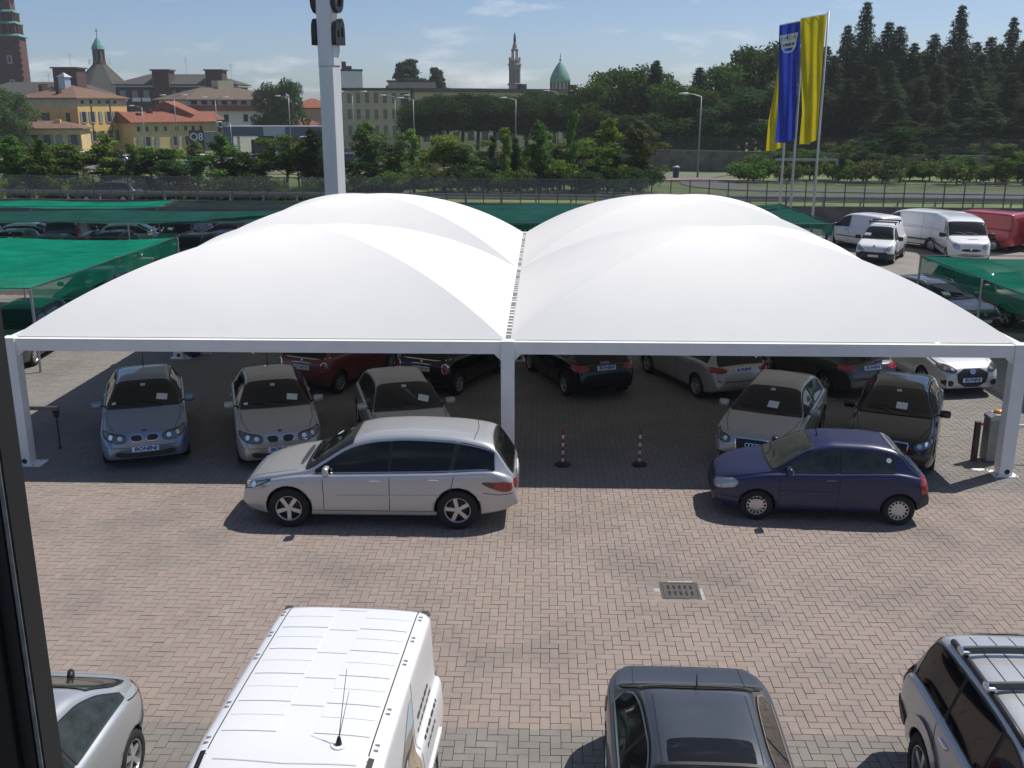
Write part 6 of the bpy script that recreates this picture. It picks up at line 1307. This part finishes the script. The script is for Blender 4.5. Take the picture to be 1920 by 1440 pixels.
def trunk(h, r, limbs=5, spread=.3, name='trunk', start=.3, top=.85):
    b = MB(); x = 0; y = 0; pts = [(0, 0, -.15)]
    for k in range(1, 6): x += random.gauss(0, .02*h*.2); y += random.gauss(0, .02*h*.2); pts.append((x, y, h*top*k/5))
    b.tube(pts, [r*(1.15-.85*i/5) for i in range(6)], 7)
    for k in range(limbs):
        i = random.randint(2, 4); p = Vector(pts[i]); a = random.random()*6.28; L = spread*h*random.uniform(.6, 1); e = p+Vector((math.cos(a)*L, math.sin(a)*L, L*random.uniform(.5, 1.0))); m = p.lerp(e, .5)+Vector((0, 0, -.05*L)); b.tube([p, m, e], [r*.45, r*.3, r*.1], 5)
    return b.mesh(name, True)
def proto_small(kind):
    if kind == 'sap':      # upright young tree, crown 1 unit wide, 4.6 high
        bl = [(random.gauss(0, .40*pf), random.gauss(0, .40*pf), .75+i*.125+random.gauss(0, .08), .20+.22*pf*random.random()+.08*pf, .34*pf+.06, .28) for i in range(30) for pf in (math.sin(math.pi*(.16+.80*i/29))**.8,)]; C, d = blob_pts(bl, 4400, .15); return crown(C, d, .075), trunk(4.4, .07, 6, .16)
    if kind == 'thin':
        bl = [(random.gauss(0, .12), random.gauss(0, .12), 1.3+i*.45, .30+random.uniform(-.12, .08), .30, .36) for i in range(8)]; C, d = blob_pts(bl, 2000, .15); return crown(C, d, .07), trunk(4.6, .05, 6, .12)
    if kind == 'open':
        bl = [(random.gauss(0, .55), random.gauss(0, .5), 2.0+random.random()*2.2, .30+random.random()*.28, .36, .30) for i in range(20)]; C, d = blob_pts(bl, 3600, .15); return crown(C, d, .078), trunk(4.3, .06, 8, .25)
    if kind == 'bush':
        bl = [(random.gauss(0, .55), random.gauss(0, .45), .45+random.random()*.75, .32+random.random()*.32, .42, .34) for i in range(16)]; C, d = blob_pts(bl, 2600, .2); C[:, 2] = np.abs(C[:, 2]); return crown(C, d, .078), trunk(1.3, .04, 6, .4)
def proto_big(kind):
    if kind == 'pine':     # umbrella pine, 10 high
        bl = []
        for i in range(26): a = random.random()*6.28; rr = 3.4*math.sqrt(random.random()); bl.append((rr*math.cos(a), rr*math.sin(a), 7.3+1.3*(1-(rr/3.4)**2)+random.uniform(-.6, .4), 1.15+random.random()*.5, 1.15, .8))
        for i in range(20): a = random.random()*6.28; rr = 2.8*math.sqrt(random.random()); bl.append((rr*math.cos(a), rr*math.sin(a), 4.6+2.2*random.random(), 1.2, 1.2, .8))
        C, d = blob_pts(bl, 10000, .45); d[:, 2] += .3
        b = MB(); b.tube([(0, 0, -.2), (.1, .05, 2.5), (.25, 0, 5), (.2, .1, 7)], [.28, .24, .20, .14], 8)
        for k in range(9): a = k*.7; b.tube([(.2, 0, 4.2+.2*(k % 3)), (1.2*math.cos(a), 1.2*math.sin(a), 5.6), (2.7*math.cos(a), 2.7*math.sin(a), 7.0)], [.12, .09, .04], 5)
        return crown(C, d, .19, asp=.35), b.mesh('trunk', True)
    if kind == 'broad':    # rounded broadleaf, 12 high
        bl = []
        for i in range(34): a = random.random()*6.28; z = random.random(); rr = 3.6*math.sqrt(max(.05, 1-(1.7*z-.75)**2))*math.sqrt(random.random()); bl.append((rr*math.cos(a), rr*math.sin(a), 3.0+z*8.0, 1.2+random.random()*.6, 1.2, 1.05))
        C, d = blob_pts(bl, 8500, .5); d[:, 2] += .25; return crown(C, d, .20), trunk(11, .30, 9, .3)
    if kind == 'conifer':  # layered drooping branches, 18 high
        C = []; D = []
        for z in np.arange(1.2, 17.6, .42):
            rad = ((1-z/18.2)**1.05*6.3+.15)*(.65+.6*random.random()); nb = int(7+rad*2.6); a0 = random.random()*6.28
            for k in range(nb):
                a = a0+k*6.283/nb+random.gauss(0, .12); L = rad*random.uniform(.55, 1.25); n = int(12+L*24); t = NR.random(n)**.7; w = .16+.38*L*t*(1-t)*1.6
                x = np.cos(a)*L*t; y = np.sin(a)*L*t; zz = z+.25*np.sin(t*2.2)*L*.3-.33*L*t**2; s = NR.normal(0, 1, n)*w; C.append(np.stack([x-np.sin(a)*s, y+np.cos(a)*s, zz+NR.normal(0, .10, n)], 1)); D.append(np.tile([np.cos(a)*.35, np.sin(a)*.35, .9], (n, 1)))
        C = np.concatenate(C); D = np.concatenate(D); b = MB().tube([(0, 0, -.3), (0, 0, 9), (0, 0, 17.9)], [.38, .2, .03], 8)
        for k in range(14): a = k*2.4; z = 3+k; L = (1-z/18.2)*3.6; b.tube([(0, 0, z), (math.cos(a)*L, math.sin(a)*L, z-.12*L)], [.07, .02], 5)
        return crown(C, D, .17, asp=.40, jitter=.45), b.mesh('trunk', True)
    if kind == 'cedar':    # flat spreading tiers, 12 high
        bl = []
        for z in np.arange(5.0, 11.7, .42):
            R_ = 6.6*max(.05, 1-(z-4.6)/7.3)**.62*random.uniform(.75, 1.15)
            for k in range(10): a = random.random()*6.28; rr = R_*math.sqrt(random.random()); bl.append((rr*math.cos(a), rr*math.sin(a), z+random.gauss(0, .10)+.03*rr, 1.0, .9, .14))
        C, d = blob_pts(bl, 9000, .2); d[:, 2] += .8; b = MB().tube([(0, 0, -.3), (0, 0, 6), (0, 0, 11.6)], [.4, .25, .05], 8)
        for k in range(10): a = k*2.1; b.tube([(0, 0, 4+k*.7), (math.cos(a)*3.2, math.sin(a)*3.2, 4.6+k*.7)], [.12, .03], 5)
        return crown(C, d, .34, asp=.45), b.mesh('trunk', True)
SM = {k: [proto_small(k) for _ in range(3)] for k in ('sap', 'thin', 'open', 'bush')}; BGT = {'pine': [proto_big('pine') for _ in range(2)], 'broad': [proto_big('broad') for _ in range(2)], 'conifer': [proto_big('conifer') for _ in range(3)], 'cedar': [proto_big('cedar')]}
def tree(name, label, cat, lib, kind, x, y, sx, sz, m, group=None, z=None):
    c, t = random.choice(lib[kind]); r = empty(name, (x, y, tz(x, y) if z is None else z), random.random()*6.28); r.scale = (sx, sx, sz); tag(r, label, cat, group); ob('crown', c, m, r); ob('trunk', t, BARK, r); return r
# row of young trees behind the fence: (pixel column of the photograph turned to metres, height)
G1 = 'young trees in the hedge row behind the fence'
def rowx(px, Y): return (px-960)/1900*1.0*(Y*.985)-.0314*Y
row = [(15, 4.2, 1.2, 'sap', LF, 'bright green'), (70, 4.3, 1.0, 'sap', LF, 'mid green'), (112, 3.9, 1.0, 'open', LF, 'loose mid green'), (195, 4.3, 1.25, 'sap', LB, 'bright green dense'), (240, 3.9, .8, 'thin', LF, 'thin'), (278, 3.6, 1.2, 'open', LD, 'dark wide'), (330, 3.4, 1.1, 'open', LD, 'dark'), (415, 4.7, 1.2, 'sap', LF, 'tall mid green'), (480, 3.9, 1.0, 'open', LD, 'dark loose'), (535, 4.5, 1.2, 'open', LF, 'loose'), (588, 4.8, 1.1, 'sap', LD, 'dark tall'), (692, 5.1, 1.2, 'sap', LF, 'tall dense'), (738, 4.4, .9, 'open', LO, 'olive'), (775, 4.2, .8, 'thin', LB, 'yellow-green'), (832, 4.0, 1.0, 'open', LB, 'yellow-green loose'), (872, 3.7, 1.0, 'open', LO, 'olive loose'), (925, 3.7, .6, 'thin', LD, 'dark slim'), (945, 4.2, .8, 'thin', LB, 'yellow-green slim'), (965, 3.6, .6, 'thin', LD, 'dark slim'), (1012, 4.7, .95, 'sap', LF, 'rounded'), (1050, 3.5, .8, 'open', LO, 'olive small'), (1072, 5.2, .75, 'thin', LF, 'tall slim'), (1112, 3.5, .9, 'open', LF, 'small'), (1140, 5.1, 1.1, 'sap', LB, 'bright tall'), (1196, 4.9, 1.15, 'sap', LO, 'tall olive')]
marks = ['at the left end of the row', 'beside the low ochre house', 'below the low ochre house', 'in front of the ochre palazzo', 'at the corner of the ochre palazzo', 'below the yellow row house', 'left of the fuel price sign', 'right of the fuel price sign', 'below the white house balcony', 'below the petrol canopy', 'touching the sign pylon at its shaded side', 'just past the sign pylon at its sunny side', 'below the beige building', 'below the beige building corner', 'below the first stone pines', 'beside the yellow-green loose sapling', 'between two yellow-green saplings', 'under the single-armed lamp', 'beyond the single-armed lamp', 'below the steeple side of the pines', 'beside the double-armed lamp', 'under the green dome', 'past the green dome', 'second from the end of the row', 'at the end of the row by the stone wall']
for (px, hh, wd, kind, m, adj), mk in zip(row, marks):
    Y = 75+random.uniform(-2.2, 3.5); x = rowx(px, Y); tree('young_tree', f'{adj} young tree {mk}', 'tree', SM, kind, x, Y, wd*1.7, hh/4.4, m, G1)
for k in range(20):
    px = 10+k*60+random.uniform(-14, 14); Y = random.uniform(76, 81); x = rowx(px, Y); m, adj = [(LF, 'mid green'), (LB, 'bright green'), (LO, 'olive green'), (LD, 'dark green')][k % 4]
    tree('young_tree', adj+' low sapling filling gaps in the hedge row', 'tree', SM, ('sap', 'open')[k % 2], x, Y, random.uniform(1.3, 1.7), random.uniform(.58, .78), m, G1)
px = -10; k = 0
while px < 1235:
    Y = 70.9+random.uniform(.6, 2.6)+(2 if px < 330 else 0); x = rowx(px, Y); m, adj = random.choice([(LF, 'mid green'), (LD, 'dark green'), (LO, 'olive green'), (LB, 'bright green'), (LR, 'reddish brown'), (LD, 'dark green')]); s = random.uniform(1.05, 1.55)
    if abs(x+30.7) > 2.6 or Y > 73.5: tree('shrub', adj+' shrub in the low hedge along the mesh fence', 'shrub', SM, 'bush', x, Y, s, s*random.uniform(.75, 1.05), m, 'shrubs of the low hedge behind the fence')
    px += random.uniform(24, 40)
for k in range(30):
    px = 1395+k*19+random.uniform(-8, 8); Y = random.uniform(90, 100)-.010*(px-1395); x = rowx(px, Y); s = random.uniform(1.1, 1.9); m, adj = random.choice([(LF, 'mid green'), (LO, 'olive green'), (LD, 'dark green'), (LB, 'bright green'), (LO, 'olive green')]); kd = 'bush' if px < 1420 or k % 3 else 'open'
    tree('bush', adj+(' wild bush' if kd == 'bush' else ' loose upright bush')+' at the foot of the stone wall', 'shrub', SM, kd, x, Y, s*.95, s*random.uniform(.7, 1.0)*(.62 if kd == 'open' else 1), m, 'wild bushes in front of the stone wall')
# stone pines
for k, (px, top, Y, s) in enumerate(((788, 190, 158, 1.1), (812, 182, 152, 1.1), (838, 178, 156, 1.2), (868, 176, 150, 1.2), (895, 180, 156, 1.1), (925, 178, 150, 1.2), (955, 184, 154, 1.1), (985, 182, 148, 1.2), (1012, 172, 155, 1.2), (1040, 178, 150, 1.2), (1066, 184, 155, 1.1), (1090, 184, 147, 1.2))):
    x = rowx(px, Y); H = 7.25-(top-193)/1900*Y*1.0-tz(x, Y); tree('stone_pine', 'umbrella-shaped stone pine in the dark row before the beige wing', 'tree', BGT, 'pine', x, Y, s, H/9.4, LP, 'row of stone pines')
def bigt(px, top, Y, s, kind, m, name, lab, group):
    x = rowx(px, Y); nat = {'broad': 12.2, 'conifer': 18.2, 'cedar': 12.0, 'pine': 9.4}[kind]; H = 7.25+(193-top)/1900*Y*1.03-tz(x, Y); tree(name, lab, 'tree', BGT, kind, x, Y, s, H/nat, m, group)
for px, top, Y, s, m in ((1105, 150, 142, 1.0, LBR), (1150, 128, 146, 1.15, LBR), (1195, 122, 140, 1.15, LBR), (1245, 150, 134, 1.0, LBR), (1290, 158, 130, 1.0, LBR), (1120, 200, 132, .9, LD), (1215, 205, 128, 1.0, LD), (1165, 210, 130, .9, LD)): bigt(px, top, Y, s, 'broad', m, 'broadleaf_tree', 'rounded dark green broadleaf tree in the wood right of the green dome', 'broadleaf trees of the wood')
for px, top, Y, s, m in ((1350, 120, 138, 1.15, LBR), (1385, 92, 142, 1.3, LBR), (1430, 82, 144, 1.3, LBR), (1470, 88, 146, 1.2, LBR), (1400, 160, 130, 1.1, LD), (1450, 150, 132, 1.1, LO), (1490, 140, 134, 1.0, LD), (1340, 190, 128, .9, LD)): bigt(px, top, Y, s, 'broad', m, 'broadleaf_tree', 'tall spreading broadleaf tree in the wood behind the blue flag', 'tall broadleaf trees behind the flags')
for px, top, Y in ((1222, 118, 136), (1300, 130, 134), (1525, 95, 136), (1560, 60, 138), (1590, 22, 135), (1632, 55, 134), (1652, 62, 132), (1680, 90, 130), (1715, 75, 132), (1757, 28, 134), (1790, 88, 130), (1815, 80, 131), (1850, 48, 133), (1893, 38, 132), (1925, 75, 128), (1610, 130, 124), (1700, 150, 122), (1780, 150, 120), (1860, 140, 118), (1570, 150, 125), (1925, 150, 115), (1655, 185, 118), (1740, 195, 116), (1825, 190, 114), (1890, 190, 110), (1970, 60, 125), (2030, 90, 122), (1540, 110, 130), (1575, 98, 133), (1612, 88, 137), (1660, 100, 136), (1698, 104, 136), (1735, 96, 137), (1772, 98, 136), (1802, 108, 127), (1832, 92, 136), (1872, 86, 136), (1905, 98, 134), (1510, 125, 128), (1640, 120, 126), (1725, 125, 125), (1795, 130, 124), (1880, 120, 124)):
    bigt(px, top, Y, random.uniform(.9, 1.25), 'conifer', LC, 'conifer', 'tall dark conifer with its tip against the sky behind the stone wall' if top < 120 else 'lower dark conifer with drooping boughs just behind the stone wall', 'conifers behind the stone wall')
bigt(512, 152, 216, .95, 'broad', LBR, 'broadleaf_tree', 'big round tree between the white house and the sign pylon, left half', 'round trees behind the petrol station'); bigt(545, 146, 213, 1.0, 'broad', LBR, 'broadleaf_tree', 'big round tree between the white house and the sign pylon, right half', 'round trees behind the petrol station')
bigt(18, 162, 186, 1.2, 'broad', LBR, 'broadleaf_tree', 'dark round tree left of the ochre palazzo', None); bigt(-25, 170, 180, 1.2, 'broad', LBR, 'broadleaf_tree', 'dark tree at the frame edge below the bell tower', None)
bigt(768, 116, 248, 1.15, 'cedar', LC, 'cedar', 'flat-tiered cedar above the beige stair block', None); bigt(822, 130, 252, .72, 'cedar', LC, 'cedar', 'smaller cedar beside the flat-tiered cedar', None)

# ------------------------------------------------------------------ summer air over the town
hz = MB().box(-900, 900, -30, 900, -7, 60).ob('haze', None); tag(hz, kind='stuff')
hm = bpy.data.materials.new('haze'); hm.use_nodes = True; hm.node_tree.nodes.clear(); ho = hm.node_tree.nodes.new('ShaderNodeOutputMaterial'); hv = hm.node_tree.nodes.new('ShaderNodeVolumePrincipled')
hv.inputs['Color'].default_value = (.94, .96, 1, 1); hv.inputs['Density'].default_value = .00028; hv.inputs['Anisotropy'].default_value = .3; hm.node_tree.links.new(hv.outputs[0], ho.inputs['Volume']); hz.data.materials.append(hm)
